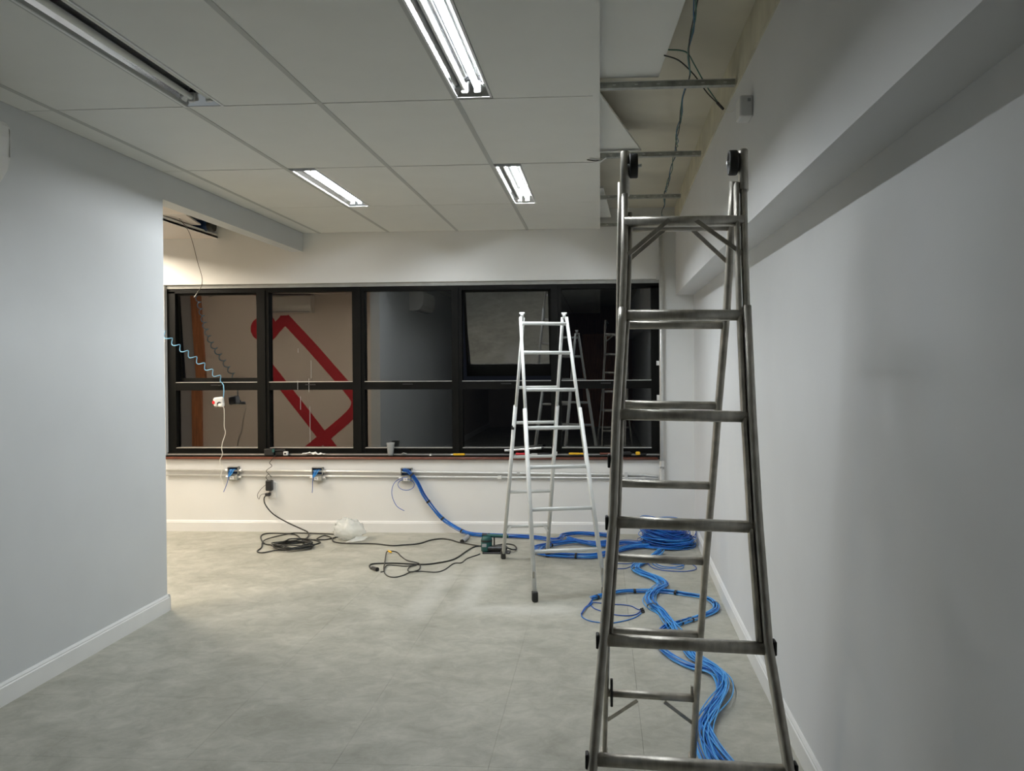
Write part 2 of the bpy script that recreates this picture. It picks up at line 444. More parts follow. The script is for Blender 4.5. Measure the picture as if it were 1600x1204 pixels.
# ------------------------------------------------------------------ window band
win = struct('window_1', MB().box((-3.97, 7.60, .69), (.53, 7.70, .715)), 'frame')
def part(name, a, b, m='frame', parent=win, **k): return MB().box(a, b).build(name, m, parent, **k)
part('jamb', (-3.97, 7.615, .715), (-3.893, 7.70, 2.19))
part('jamb', (.45, 7.615, .715), (.53, 7.70, 2.19))
mull = [(-3.126, -3.014), (-2.240, -2.130), (-1.333, -1.240), (-.440, -.347)]
for a, b in mull:
    part('mullion', (a, 7.612, .715), (b, 7.70, 2.19))
    part('mullion_cover', (a + .03, 7.600, .715), (b - .03, 7.612, 2.19))
part('head_rail', (-3.97, 7.615, 2.172), (.53, 7.70, 2.215))
part('head_strip', (-3.97, 7.60, 2.213), (.53, 7.70, 2.25), 'gasket')
bays = []
xs = [-3.893] + [q for ab in mull for q in ab] + [.45]
for k in range(5): bays.append((xs[2 * k], xs[2 * k + 1]))
tilt = {0: 3.5, 3: 16.0}
for k, (a, b) in enumerate(bays):
    part('transom', (a, 7.618, 1.282), (b, 7.70, 1.352))
    part('transom_edge', (a, 7.612, 1.352), (b, 7.69, 1.358), 'bright_edge')
    part('bottom_rail', (a, 7.618, .715), (b, 7.70, .752))
    part('bottom_edge', (a, 7.612, .752), (b, 7.69, .758), 'bright_edge')
    part('catch', ((a + b) / 2 - .05, 7.605, 1.325), ((a + b) / 2 + .04, 7.62, 1.334), 'black_plastic')
    part('pane', (a, YG, .752), (b, YG + .006, 1.288), 'glass')
    if k not in tilt:
        part('pane', (a, YG, 1.352), (b, YG + .006, 2.18), 'glass')
    else:
        an = math.radians(tilt[k]); zt = 2.172; hgt = .81
        piv = D.objects.new('sash', None)
        f = MB(); fw = .03 if k == 0 else .045
        bw = .03 if k == 0 else .11
        R = Matrix.Translation((0, YG - .01, zt)) @ Matrix.Rotation(an, 4, 'X')
        def rb(x0, y0, z0, x1, y1, z1, name, m, par):
            mb = MB().box((x0, y0, z0), (x1, y1, z1)); mb.v = [tuple(R @ Vector(v)) for v in mb.v]
            return mb.build(name, m, par)
        sf = MB()
        for q in ((a + .004, 0, -hgt, a + .004 + fw * .5, .035, 0), (b - .004 - fw * .5, 0, -hgt, b - .004, .035, 0),
                  (a + .004, 0, -hgt, b - .004, .035, -hgt + bw), (a + .004, 0, -.02, b - .004, .035, 0)):
            sf.box(q[:3], q[3:])
        sf.v = [tuple(R @ Vector(v)) for v in sf.v]
        so = sf.build('sash', 'frame', win)
        rb(a + .01, .012, -hgt + bw - .01, b - .01, .018, -.01, 'pane', 'glass', so)
# dried paint drips on the second bay
for x, z0, z1, yy in ((-2.752, 1.285, 1.372, 7.616), (-2.648, 1.262, 1.385, 7.616), (-2.640, 1.385, 1.55, 7.657), (-2.655, .80, 1.13, 7.657), (-2.742, 1.10, 1.22, 7.657), (-2.76, 1.62, 1.66, 7.657)):
    MB().box((x, yy, z0), (x + .003, yy + .002, z1)).build('paint_drip', 'grey_panel', win)
# ledge in front of the window
struct('trim_2', MB().box((-3.97, 7.535, .683), (.52, 7.605, .692)), 'frame')
struct('trim_3', MB().box((-3.97, 7.590, .692), (.52, 7.603, .704)), 'bright_edge')
sl = MB(); sl.sweep([(-3.97, 7.545, .670), (.50, 7.545, .667)], oval(.014, .0135, 12, 2.6), up=(0, 0, 1))
struct('trim_4', sl, 'copper')

# ------------------------------------------------------------------ rooms seen in the window: rear door, side-room wall
dr = struct('door_1', MB().box((-.42, Y0, 0), (.52, Y0 + .03, 2.2)), 'wood_door')
for z0, z1 in ((.15, .95), (1.1, 2.05)):
    for x0, x1 in ((-.34, .02), (.08, .44)):
        MB().box((x0, Y0 + .03, z0), (x1, Y0 + .042, z1)).build('door_panel', 'wood_door', dr)
dr2 = struct('door_2', MB().box((-6.72, 1.6, 0), (-6.56, 1.66, 2.3)), 'wood_door')
MB().box((-7.0, 1.6, 0), (-6.72, 1.63, 2.3)).build('door_leaf', 'grey_panel', dr2)
# red painted line mark on the side-room wall
rm = thing('wall_marking', 'red painted line mark with rounded bend on the pale side room wall', 'wall graphic', (-4.9, 1.6, 1.2))
def fnw(a, b, d): return Vector((a, d, b))
def band(pts, wd, d=0.0):
    mb = MB(); P = spline([(p[0], 0, p[1]) for p in pts], 8); L1 = []; L2 = []
    for i, p in enumerate(P):
        t = (P[min(i + 1, len(P) - 1)] - P[max(i - 1, 0)]).normalized(); n = Vector((-t.z, 0, t.x)) * wd / 2
        L1.append((p.x + n.x, p.z + n.z)); L2.append((p.x - n.x, p.z - n.z))
    for i in range(len(L1) - 1):
        mb.prism([L1[i], L1[i + 1], L2[i + 1], L2[i]], fnw, 1.6, 1.606 + d)
    return mb
def lerp_pts(P, n=4):
    out = []
    for i in range(len(P) - 1):
        for k in range(n): out.append((P[i][0] + (P[i + 1][0] - P[i][0]) * k / n, P[i][1] + (P[i + 1][1] - P[i][1]) * k / n))
    return out + [P[-1]]
band([(-5.72, 2.02), (-5.45, 1.98), (-5.30, 2.12), (-5.16, 2.26)], .17, .002).build('red_band', 'red_paint', rm)
band(lerp_pts([(-5.16, 2.28), (-4.71, 1.80), (-4.2, 1.22)]) + [(-4.02, 1.00), (-3.98, .88), (-4.04, .74), (-4.25, .54), (-4.8, .10)], .17).build('red_band', 'red_paint', rm)
band(lerp_pts([(-5.55, 1.62), (-4.9, .80), (-4.34, .08)]), .17, .004).build('red_band', 'red_paint', rm)
MB().prism([(-5.235, 2.325), (-5.09, 2.325), (-5.08, 2.22), (-5.16, 2.14), (-5.24, 2.22)], fnw, 1.6, 1.6075).build('red_apex', 'red_paint', rm)
n = 24
for dx, dz, rr in ((-5.52, 2.16, .21), (-5.56, 1.36, .20)):
    cmb = MB(); cmb.prism([(dx + rr * math.cos(2 * PI * i / n), dz + rr * math.sin(2 * PI * i / n)) for i in range(n)], fnw, 1.6, 1.604)
    cmb.build('red_disc', 'red_paint', rm)

def aircon(name, label, x0, x1, ywall, sgn, z0, z1, axis):
    """split unit: rounded case profile swept along its length"""
    t = thing(name, label, 'air conditioner', ((x0 + x1) / 2 if axis == 'X' else x0, ywall, z0))
    h = z1 - z0; d = .2
    prof = [(0, 0), (.10, 0), (.15, .02), (.185, .07), (.197, .12), (.2, .2), (.195, h - .025), (.18, h - .006), (.16, h), (0, h)]
    mb = MB()
    if axis == 'X': mb.prism(prof, lambda a, b, q: Vector((q, ywall + sgn * a, z0 + b)), x0, x1)
    else: mb.prism(prof, lambda a, b, q: Vector((x0 + sgn * a, q, z0 + b)), ywall, ywall - x1)
    mb.build('case', 'white_plastic', t)
    return t, prof, h
t, prof, h = aircon('air_conditioner', 'white split air conditioner high at the left edge on the partition wall', XL, .85, 3.457, 1, 2.265, 2.54, 'Y')
MB().box((XL + .06, 3.44, 2.260), (XL + .145, 2.64, 2.268)).build('louvre', 'grey_panel', t)
mb = MB(); mb.tube([(XL + .2, 3.452, 2.39), (XL + .199, 3.453, 2.50), (XL + .18, 3.453, 2.532), (XL + .02, 3.453, 2.54)], .003); mb.build('end_seam', 'white_plastic', t)
t2, prof, h = aircon('air_conditioner', 'white split air conditioner above the red mark, seen only in the window glass', -5.42, -4.66, 1.6, 1, 2.36, 2.64, 'X')
MB().box((-5.38, 1.72, 2.37), (-4.70, 1.775, 2.378)).build('louvre', 'grey_panel', t2)

# ------------------------------------------------------------------ ceiling lights
def light(label, x0, x1, y0, y1, z, state):
    t = thing('ceiling_light', label, 'ceiling light', ((x0 + x1) / 2, (y0 + y1) / 2, z), 'recessed tube lights in the ceiling')
    d = .085; fl_ = .006
    # sheet steel box, open below, one shell
    hs = MB(); q = []
    for zz, e in ((z - .003, -.003), (z - .003, fl_), (z + d, fl_), (z + d + .008, -.003)):
        q += [(x0 + e, y0 + e, zz), (x1 - e, y0 + e, zz), (x1 - e, y1 - e, zz), (x0 + e, y1 - e, zz)]
    fs = [(l * 4 + i, l * 4 + (i + 1) % 4, ((l + 1) % 4) * 4 + (i + 1) % 4, ((l + 1) % 4) * 4 + i) for l in (0, 1) for i in range(4)]
    fs += [(8, 9, 10, 11), (12, 13, 14, 15)] + [(i, (i + 1) % 4, 12 + (i + 1) % 4, 12 + i) for i in range(4)]
    hs.add(q, fs); hs.build('housing', 'housing', t)
    xm = (x0 + x1) / 2; hw = (x1 - x0) / 2 - fl_
    rf = MB()
    # polished trough reflector with a low centre fold
    pr = []
    for i in range(17):
        u = -1 + 2 * i / 16
        pr.append((xm + u * hw, z + .066 - .062 * abs(u) ** 2.6 - .008 * max(0, 1 - abs(u) * 5)))
    n = len(pr)
    vs = [(a_, y0 + fl_, b_) for a_, b_ in pr] + [(a_, y1 - fl_, b_) for a_, b_ in pr]
    rf.add(vs, [(i, i + 1, n + i + 1, n + i) for i in range(n - 1)], True)
    rf.build('reflector', 'reflector', t)
    for y, s in ((y0 + fl_, 1), (y1 - fl_, -1)):
        MB().add([(x0 + fl_, y, z), (x1 - fl_, y, z), (x1 - fl_, y + s * .03, z + .06), (x0 + fl_, y + s * .03, z + .06)], [(0, 1, 2, 3)]).build('end_reflector', 'reflector', t)
    for s in (-1, 1):
        c = xm + s * hw / 2 if state == 'off' else xm + hw * (.30 if s == 1 else -.50)
        on = (state == 'warm') or (state in ('on', 'weak', 'dim') and s == 1)
        mname = 'tube_off' if not on else {'warm': 'tube_warm', 'weak': 'tube_weak', 'dim': 'tube_dim'}.get(state, 'tube_on')
        o = MB().cyl((c, y0 + .045, z + .030), (c, y1 - .045, z + .030), .013, 14).build('fluorescent_tube', mname, t)
        if state in ('on', 'weak', 'dim') and not on: o['label'] = 'unlit left tube'
        for y in (y0 + .038, y1 - .038): MB().cbox((c, y, z + .03), (.03, .016, .045), bev=.003).build('lamp_holder', 'white_plastic', t)
    return t
light('lit ceiling light nearest the viewer, cut by the top edge', -.633, -.477, 2.60, 3.79, ZC, 'weak')
light('lit ceiling light far left, left of the other far lit one', -1.876, -1.722, 5.12, 6.31, ZC, 'dim')
light('lit ceiling light in the far row nearer the ladders', -.626, -.472, 5.12, 6.31, ZC, 'on')
light('unlit ceiling light at the top left, bare tubes showing', -1.89, -1.712, 2.60, 3.815, ZC, 'off')
light('warm lit ceiling light of the side room, nearer the window wall', -4.50, -4.34, 5.95, 7.15, 2.60, 'warm')
light('added unseen warm light brightening the side room rear wall', -4.60, -4.44, 3.2, 4.4, 2.57, 'warm')  # added out of view to brighten the rear wall mirrored in the window

# ------------------------------------------------------------------ open ceiling strip on the right
for k, (y, lab) in enumerate(((3.745, 'perforated galvanised channel nearest the viewer under the open ceiling strip'),
                              (4.99, 'galvanised channel second from the viewer, behind the black ladder wheels'),
                              (6.24, 'galvanised channel third from the viewer in the open ceiling strip'),
                              (7.47, 'galvanised channel farthest away, against the window wall'))):
    t = thing('metal_channel', lab, 'metal channel', (.3, y, ZC), 'channels across the open ceiling strip')
    xe = .585 if k < 3 else .61
    z = ZC + .004; mb = MB()
    mb.sweep([(.006, y, z), (xe, y, z)], [(-.017, 0), (.017, 0), (.017, .026), (.0155, .026), (.0155, .0015), (-.0155, .0015), (-.0155, .026), (-.017, .026)], smooth=False, up=(0, 0, 1))
    mb.build('channel', 'zinc_dull', t)
    lp = MB(); lp.box((.006, y - .021, z + .024), (xe, y - .0155, z + .026)); lp.build('lip', 'zinc', t)
    for q in range(6): MB().box((.06 + q * .095, y - .0175, z + .011), (.06 + q * .095 + .014, y - .0169, z + .014)).build('slot', 'zinc', t)
def loose_tile(corner, rot, label, z, tl=0.0):
    t = thing('loose_ceiling_tile', label, 'ceiling tile', (corner[0], corner[1], z), 'loose tiles pushed over the grid')
    mb = MB(); mb.cbox((-.305, -.61, .006), (.61, 1.22, .012), bev=.0015)
    R = Matrix.Translation((corner[0], corner[1], z)) @ Matrix.Rotation(rot, 4, 'Z') @ Matrix.Rotation(tl, 4, 'Y')
    mb.v = [tuple(R @ Vector(v)) for v in mb.v]
    mb.build('panel', 'tile', t)
    cr = MB(); cr.cbox((-.305, -.61, .014), (.605, 1.215, .003)); cr.v = [tuple(R @ Vector(v)) for v in cr.v]; cr.build('backing', 'paper', t)
loose_tile((.258, 3.74), .05, 'largest loose white ceiling tile, nearest the viewer at the top edge', 2.742)
loose_tile((.246, 5.03), -.22, 'loose ceiling tile showing a pointed corner between two channels', 2.742)
loose_tile((.100, 7.28), -.06, 'loose ceiling tile farthest away, only a small tip showing', 2.742)
bt = thing('bent_grid_clip', 'bent metal clip dangling where two ceiling bars meet', 'metal clip', (-.01, 4.99, ZC - .02))
MB().cbox((-.02, 4.985, ZC - .006), (.075, .02, .0015), ry=.15, rz=.3).build('plate', 'zinc', bt); MB().cbox((.02, 4.98, ZC - .012), (.05, .016, .0015), ry=-.5, rz=-.4).build('plate', 'zinc', bt)
mb = MB(); mb.tube([(-.07, 5.0, ZC - .002), (-.02, 4.99, ZC - .012), (.02, 4.99, ZC - .008)], .003); mb.build('wire_end', 'black', bt)

def twist(path, off, tw, ph, n=5):
    P = spline(path, n); out = []; s = 0
    for i, p in enumerate(P):
        if i: s += (P[i] - P[i - 1]).length
        t = (P[min(i + 1, len(P) - 1)] - P[max(i - 1, 0)]).normalized()
        sd = t.cross(Vector((0, 0, 1)))
        if sd.length < 1e-3: sd = Vector((1, 0, 0))
        sd.normalize(); uu = sd.cross(t)
        q = ph + tw * s
        out.append(p + sd * off * math.cos(q) + uu * off * math.sin(q))
    return out
hw_ = thing('hanging_wire', 'long twisted green and black wire draped over the ceiling channels', 'wire', (.4, 5, 2.7))
wp = [(.30, 1.6, 2.80), (.32, 2.4, 2.77), (.334, 2.97, 2.75), (.358, 3.39, 2.735), (.385, 3.745, 2.732), (.388, 3.95, 2.715), (.398, 4.35, 2.69), (.422, 4.7, 2.70), (.442, 4.99, 2.732),
      (.446, 5.3, 2.715), (.452, 5.7, 2.69), (.462, 6.05, 2.705), (.475, 6.24, 2.732), (.49, 6.6, 2.70), (.505, 7.0, 2.70), (.52, 7.3, 2.72), (.545, 7.5, 2.73)]
for k, (mn, o_) in enumerate((('black', .006), ('green_wire', .008), ('bluegreen_wire', .007))):
    MB().tube(twist(wp, o_, 9 + 2 * k, 2.1 * k), .0026, 6).build('strand', mn, hw_)
w2 = thing('hanging_wire', 'short black wire tail crossing the twisted wire with a taped end', 'wire', (.4, 3.7, 2.72))
MB().tube(spline([(.262, 3.455, 2.735), (.33, 3.55, 2.745), (.407, 3.70, 2.735), (.48, 3.84, 2.70), (.55, 3.98, 2.69)], 6), .003, 6).build('strand', 'black', w2)
MB().tube(spline([(.274, 3.43, 2.748), (.35, 3.48, 2.755), (.40, 3.62, 2.75), (.47, 3.80, 2.72), (.55, 3.98, 2.692)], 6), .0028, 6).build('strand', 'green_wire', w2)
MB().cyl((.54, 3.96, 2.692), (.575, 4.03, 2.684), .0065, 10).build('taped_end', 'rubber', w2)
jb = thing('junction_box', 'small white surface box on the white beam above the ladder', 'junction box', (.6, 3.45, 2.46))
MB().cbox((.575, 3.44, 2.508), (.05, .10, .085), bev=.005).build('box', 'wall_beam', jb)
MB().cbox((.552, 3.44, 2.508), (.006, .092, .077), bev=.002).build('cover', 'white_plastic', jb)
MB().cbox((.585, 3.3895, 2.53), (.012, .003, .012)).build('knockout', 'grey_panel', jb)
MB().tube(spline([(.578, 4.035, 2.683), (.59, 3.9, 2.63), (.58, 3.6, 2.58), (.575, 3.48, 2.552)], 5), .0015, 5).build('thread', 'ivory', jb)

# ------------------------------------------------------------------ the near ladder
LN = thing('ladder', 'tall worn bare metal folding ladder standing nearest the viewer', 'ladder', (.2, 2.6, 0))
def interp(tab, z):
    tab = sorted(tab, key=lambda p: p[2])
    if z <= tab[0][2]: a, b = tab[0], tab[1]
    elif z >= tab[-1][2]: a, b = tab[-2], tab[-1]
    else:
        for a, b in zip(tab, tab[1:]):
            if a[2] <= z <= b[2]: break
    k = (z - a[2]) / (b[2] - a[2])
    return Vector((a[0] + (b[0] - a[0]) * k, a[1] + (b[1] - a[1]) * k, z))
FL = [(-.082, 1.966, .0), (-.025, 2.119, .507), (.004, 2.206, .792), (.030, 2.294, 1.082), (.044, 2.384, 1.377), (.062, 2.455, 1.62), (.072, 2.515, 1.82), (.079, 2.617, 2.143)]
FR = [(.506, 1.935, .0), (.450, 2.096, .525), (.416, 2.178, .798), (.409, 2.266, 1.085), (.408, 2.354, 1.378), (.411, 2.44, 1.662), (.418, 2.518, 1.917), (.427, 2.582, 2.127)]
RL = [(.006, 3.239, 0), (.022, 3.094, .539), (.039, 3.019, .816), (.057, 2.87, 1.368), (.063, 2.74, 1.848), (.067, 2.678, 2.079)]
RR = [(.335, 3.209, 0), (.342, 3.132, .285), (.351, 3.059, .554), (.361, 2.986, .826), (.375, 2.914, 1.094), (.387, 2.84, 1.368), (.403, 2.755, 1.682), (.408, 2.684, 1.945), (.410, 2.650, 2.07)]
def rail(tab, z0, z1, hw, hd, name, m, dx=0, dy=0, p=3.2, parent=LN):
    zs = sorted(set([z0, z1] + [q[2] for q in tab if z0 < q[2] < z1]))
    P = [interp(tab, z) + Vector((dx, dy, 0)) for z in zs]
    return MB().sweep(P, oval(hw, hd, 14, p), up=(0, 1, 0)).build(name, m, parent)
RAILS = {id(tb): rail(tb, 0.0, 1.66, .0125, .026, 'outer_rail', 'alu') for tb in (FL, FR)}
rail(FL, 1.60, 2.10, .0105, .0125, 'top_post', 'alu', p=2.2); rail(FR, 1.60, 2.10, .0105, .0125, 'top_post', 'alu', p=2.2)
rail(FL, .80, 1.95, .007, .02, 'inner_rail', 'alu_dark', dx=.016, dy=.022); rail(FR, .80, 2.03, .007, .02, 'inner_rail', 'alu_dark', dx=-.0195, dy=.006)
rail(RL, 0.004, 2.07, .009, .024, 'rear_rail', 'alu_dark'); rail(RR, 0.004, 2.06, .0115, .024, 'rear_rail', 'alu_dark')
rail(FL, 2.01, 2.145, .0145, .0165, 'socket', 'alu', p=2.2); rail(FR, 2.01, 2.135, .0145, .0165, 'socket', 'alu', p=2.2)
def wheel(c, r=.037, hw=.0125):
    wh = MB().lathe(c, [(0, -hw * .6), (r * .5, -hw * .6), (r * .72, -hw * .6), (r * .8, -hw), (r * .95, -hw), (r, -hw * .7), (r, hw * .7), (r * .95, hw), (r * .8, hw), (r * .72, hw * .6), (r * .5, hw * .6), (0, hw * .6)], 28, 'X').build('wheel', 'rubber', LN)
    return wh, MB().cyl((c[0] - .018, c[1], c[2]), (c[0] + .024, c[1], c[2]), .006, 10)
for c in ((.103, 2.592, 2.100), (.395, 2.572, 2.098)):
    wh, axm = wheel(c); axm.build('axle', 'zinc', wh)
def rung(a, b, hh, hd, name='rung', m='alu', parent=LN):
    d = (b - a).normalized()
    mb = MB(); mb.sweep([a, b], oval(hd, hh, 12, 2.8), up=(0, 0, 1)); return mb.build(name, m, parent)
fz = [1.922, 1.643, 1.363, 1.080, .791, .519, .22]
for z in fz:
    rung(interp(FL, z + .002), interp(FR, z - .004), .0155, .017)
rz = [1.930, 1.628, 1.366, 1.092, .819, .538, .285]
for z in rz:
    rung(interp(RL, z + .003), interp(RR, z - .001), .0135, .017, 'rear_rung', 'alu_dark')
def brace(a, b, parent=LN, m='alu_dark', name='brace', hw=.0028, hd=.0062):
    MB().sweep([Vector(a), Vector(b)], [(-hd, -hw), (hd, -hw), (hd, hw), (-hd, hw)], smooth=False, up=(0, 1, 0)).build(name, m, parent)
brace((.083, 2.492, 1.822), (.203, 2.517, 1.924)); brace((.278, 2.517, 1.922), (.408, 2.484, 1.818))
brace((.080, 2.745, 1.825), (.206, 2.697, 1.926)); brace((.275, 2.697, 1.935), (.397, 2.728, 1.826))
brace((.018, 3.168, .183), (.127, 3.128, .273)); brace((.227, 3.128, .270), (.332, 3.165, .179))
for tab, s, zs in ((FL, -1, (.519, .791, 1.08, 1.24)), (FR, 1, (.519, .79))):
    for z in zs:
        p = interp(tab, z)
        MB().cbox((p.x + s * .0155, p.y, p.z), (.008, .03, .036), bev=.002).build('lock_cap', 'rubber', RAILS[id(tab)])
for z in (.285, .30):
    pass
MB().cbox((.034, 3.13, .30), (.01, .02, .10), bev=.002).build('latch_plate', 'rubber', LN)
MB().cbox((.326, 3.135, .30), (.008, .018, .06), bev=.002).build('latch_plate', 'alu_dark', LN)
for tab in (RL, RR):
    p = interp(tab, .02); MB().cbox((p.x, p.y, .0225), (.03, .056, .045), bev=.004).build('foot_cap', 'alu_dark', LN)
for tab in (FL, FR):
    p = interp(tab, .02); MB().cbox((p.x, p.y, .03), (.034, .062, .06), bev=.004).build('foot_cap', 'rubber', RAILS[id(tab)])

# ------------------------------------------------------------------ the white ladder
LW = thing('ladder', 'white painted folding ladder standing behind the bare metal one', 'ladder', (-.396, 6.0, 0))
R_ = Vector((.974, .225, 0)); Wd = Vector((-.225, .974, 0)) 
ZT = 1.83
NFL, NFR = Vector((-.421, 5.378, 0)), Vector((.026, 5.50, 0))
RFL, RFR = Vector((-.762, 6.575, 0)), Vector((-.424, 6.653, 0))
TC = Vector((-.400, 6.02, ZT))
def hinge(s, back): return TC + R_ * (s * (.168 if not back else .145)) + Wd * (.012 if back else -.012)
NL, NR = (NFL, hinge(-1, 0)), (NFR, hinge(1, 0))
BL, BR = (RFL, hinge(-1, 1)), (RFR, hinge(1, 1))
def at(rl, z): k = z / rl[1].z; return rl[0] + (rl[1] - rl[0]) * k
def wrail(rl, z0, z1, hw, hd, name, dx=0):
    a, b = at(rl, z0) + R_ * dx, at(rl, z1) + R_ * dx
    MB().sweep([a, b], oval(hw, hd, 12, 3.4), up=Wd).build(name, 'white_metal', LW)
for rl, s, z0 in ((NL, 1, .05), (NR, -1, .05), (BL, 1, .05), (BR, -1, .05)):
    wrail(rl, z0, 1.20, .0135, .024, 'outer_rail'); wrail(rl, .9, ZT, .0105, .02, 'inner_rail', s * .004)
for z in (1.79, 1.585, 1.33, 1.075, .82, .554, .296):
    rung(at(NL, z), at(NR, z - .004), .0125, .016, 'rung', 'white_metal', LW)
for z in (1.585, 1.335, 1.075, .815, .54, .262):
    rung(at(BL, z), at(BR, z), .0115, .016, 'rear_rung', 'white_metal', LW)
for s in (-1, 1):
    c = TC + R_ * (s * .150)
    MB().lathe(c + Vector((0, 0, .012)), [(0, -.011), (.019, -.011), (.022, -.007), (.022, .007), (.019, .011), (0, .011)], 20, 'X').build('hinge', 'zinc', LW)
    MB().cyl(c + Vector((-.018, -.002, .03)), c + Vector((.018, -.002, .03)), .008, 12).build('hinge_pin', 'zinc', LW)
for rl in (NL, NR, BL, BR):
    p = at(rl, .03); MB().cbox((p.x, p.y, .033), (.036, .052, .066), rz=.23, bev=.006).build('rubber_foot', 'rubber', LW)
for rl in (NL, NR):
    p = at(rl, .16); MB().cbox((p.x + .002, p.y - .024, p.z), (.012, .012, .05)).build('spring_latch', 'alu_dark', LW)
p = at(BL, 1.04); MB().cbox((p.x - .004, p.y - .02, p.z), (.02, .012, .03)).build('lock_clip', 'rubber', LW)
for rl, s in ((BL, 1), (BR, -1)):
    p = at(rl, .262); brace(p + R_ * s * .012 + Vector((0, -.02, -.045)), p + R_ * s * .04 + Vector((0, -.02, .005)), LW, 'white_metal', 'hook', .003, .008)

# ------------------------------------------------------------------ conduits and boxes on the window wall
def conduit(label, path, r, clips=(), couple=()):
    t = thing('conduit', label, 'conduit', path[0])
    MB().tube(path, r, 12).build('pipe', 'zinc', t)
    for c in clips: MB().cbox((c[0], YB - .02, c[1]), c[2], bev=.002).build('clip', 'white_plastic' if c[3] else 'zinc', t)
    for a, b in couple: MB().cyl(a, b, r + .005, 14).build('coupling', 'zinc', t)
yc = YB - .020
conduit('upper of two galvanised conduits running along under the window sill', [(-3.96, yc, .560), (-1.8, yc, .546), (.30, yc, .524), (.36, yc, .523), (.43, yc - .004, .515), (.50, yc - .012, .512)], .0098,
        [(.22, .527, (.03, .03, .034), 0), (-.73, .536, (.03, .02, .03), 0)], [((.33, yc, .523), (.36, yc, .523))])
conduit('lower of two galvanised conduits, just below the other one', [(-3.96, yc, .515), (-1.8, yc, .503), (.40, yc, .494), (.50, yc - .008, .493)], .0088,
        [(-.90, .500, (.036, .034, .03), 1), (.22, .495, (.03, .03, .034), 0)], [((.34, yc, .494), (.385, yc, .494))])
conduit('vertical galvanised conduit beside the right end of the window', [(.532, YB - .04, .475), (.531, YB - .04, 1.4), (.533, YB - .04, 2.69)], .017,
        [(.505, 1.505, (.028, .03, .04), 1), (.508, 1.20, (.03, .03, .05), 1), (.508, 2.25, (.03, .03, .03), 0)],
        [((.532, YB - .04, .47), (.532, YB - .04, .58)), ((.532, YB - .04, .60), (.532, YB - .04, .65))])
def cbox_unit(x, z, label, kind):
    t = thing('outlet_box', label, 'outlet box', (x, YB, z), 'junction boxes on the conduits')
    b = MB()
    b.box((x - .05, YB - .045, z - .03), (x - .046, YB, z + .035)); b.box((x + .044, YB - .045, z - .03), (x + .048, YB, z + .035))
    b.box((x - .05, YB - .045, z + .031), (x + .048, YB, z + .035)); b.box((x - .05, YB - .006, z - .03), (x + .048, YB, z + .035)); b.box((x - .05, YB - .045, z - .034), (x + .048, YB, z - .03))
    b.build('open_box', 'zinc_dull', t); MB().box((x - .045, YB - .012, z - .029), (x + .043, YB - .0065, z + .030)).build('dark_inside', 'navy', t)
    lb = MB().cbox((x + .002, YB - .028, z - .062), (.085, .05, .05), bev=.006).build('lower_box', 'zinc_dull', t)
    MB().cbox((x - .006, YB - .054, z - .062), (.036, .003, .026)).build('label_plate', 'paper', lb)
    MB().cbox((x - .008, YB - .056, z - .059), (.018, .002, .006)).build('socket_mark', 'grey_panel', lb); MB().cbox((x - .002, YB - .056, z - .066), (.012, .002, .004)).build('socket_mark', 'grey_panel', lb)
    for s in (-1, 1):
        MB().cyl((x + s * .046, YB - .022, z), (x + s * .072, YB - .022, z), .015, 12).build('gland', 'zinc', t)
        MB().cyl((x + s * .040, YB - .022, z - .058), (x + s * .070, YB - .022, z - .058), .014, 12).build('gland', 'zinc', t)
    return t
for x, z, lab, kd in ((-3.324, .556, 'outlet box nearest the partition on the twin conduits', 0), (-2.546, .551, 'middle outlet box on the twin conduits, loose blue tail', 1), (-1.735, .546, 'right outlet box where the thick blue bundle leaves the wall', 2)):
    t = cbox_unit(x, z, lab, kd)
    rn = random.Random(int(x * 100))
    if kd < 2:
        for q in range(4):
            P = [(x - .035 + .02 * q, YB - .02, z + .01), (x - .02 + .012 * q, YB - .055, z + .012), (x - .03 + .01 * q, YB - .062, z - .02), (x - .036 + .003 * q, YB - .06, z - .05)]
            MB().tube(spline(P, 5), .0035, 6).build('cable', 'blue_l' if q % 2 else 'blue', t)
        tail = [(x - .035, YB - .06, z - .04), (x - .04, YB - .062, z - .09), (x - .065, YB - .055, z - .15), (x - .085, YB - .05, z - .19)] if kd == 0 else [(x - .03, YB - .06, z - .04), (x - .036, YB - .062, z - .09), (x - .04, YB - .056, z - .15), (x - .045, YB - .05, z - .19)]
        MB().tube(spline(tail, 6), .003, 6).build('cable_tail', 'blue_d', t)
    else:
        P = [(x + .02, YB - .05, z - .04), (x - .06, YB - .055, z - .06), (x - .115, YB - .05, z - .11), (x - .13, YB - .05, z - .2), (x - .09, YB - .045, z - .30), (x - .02, YB - .045, z - .345)]
        MB().tube(spline(P, 8), .003, 6).build('cable_tail', 'blue_d', t)
        cc = []
        for q in range(17):
            a = 2 * PI * q / 16; cc.append((x + .0 + .075 * math.cos(a), YB - .052, z - .095 + .05 * math.sin(a) - .015))
        MB().tube(cc, .0028, 6).build('cable_loop', 'blue_d', t)

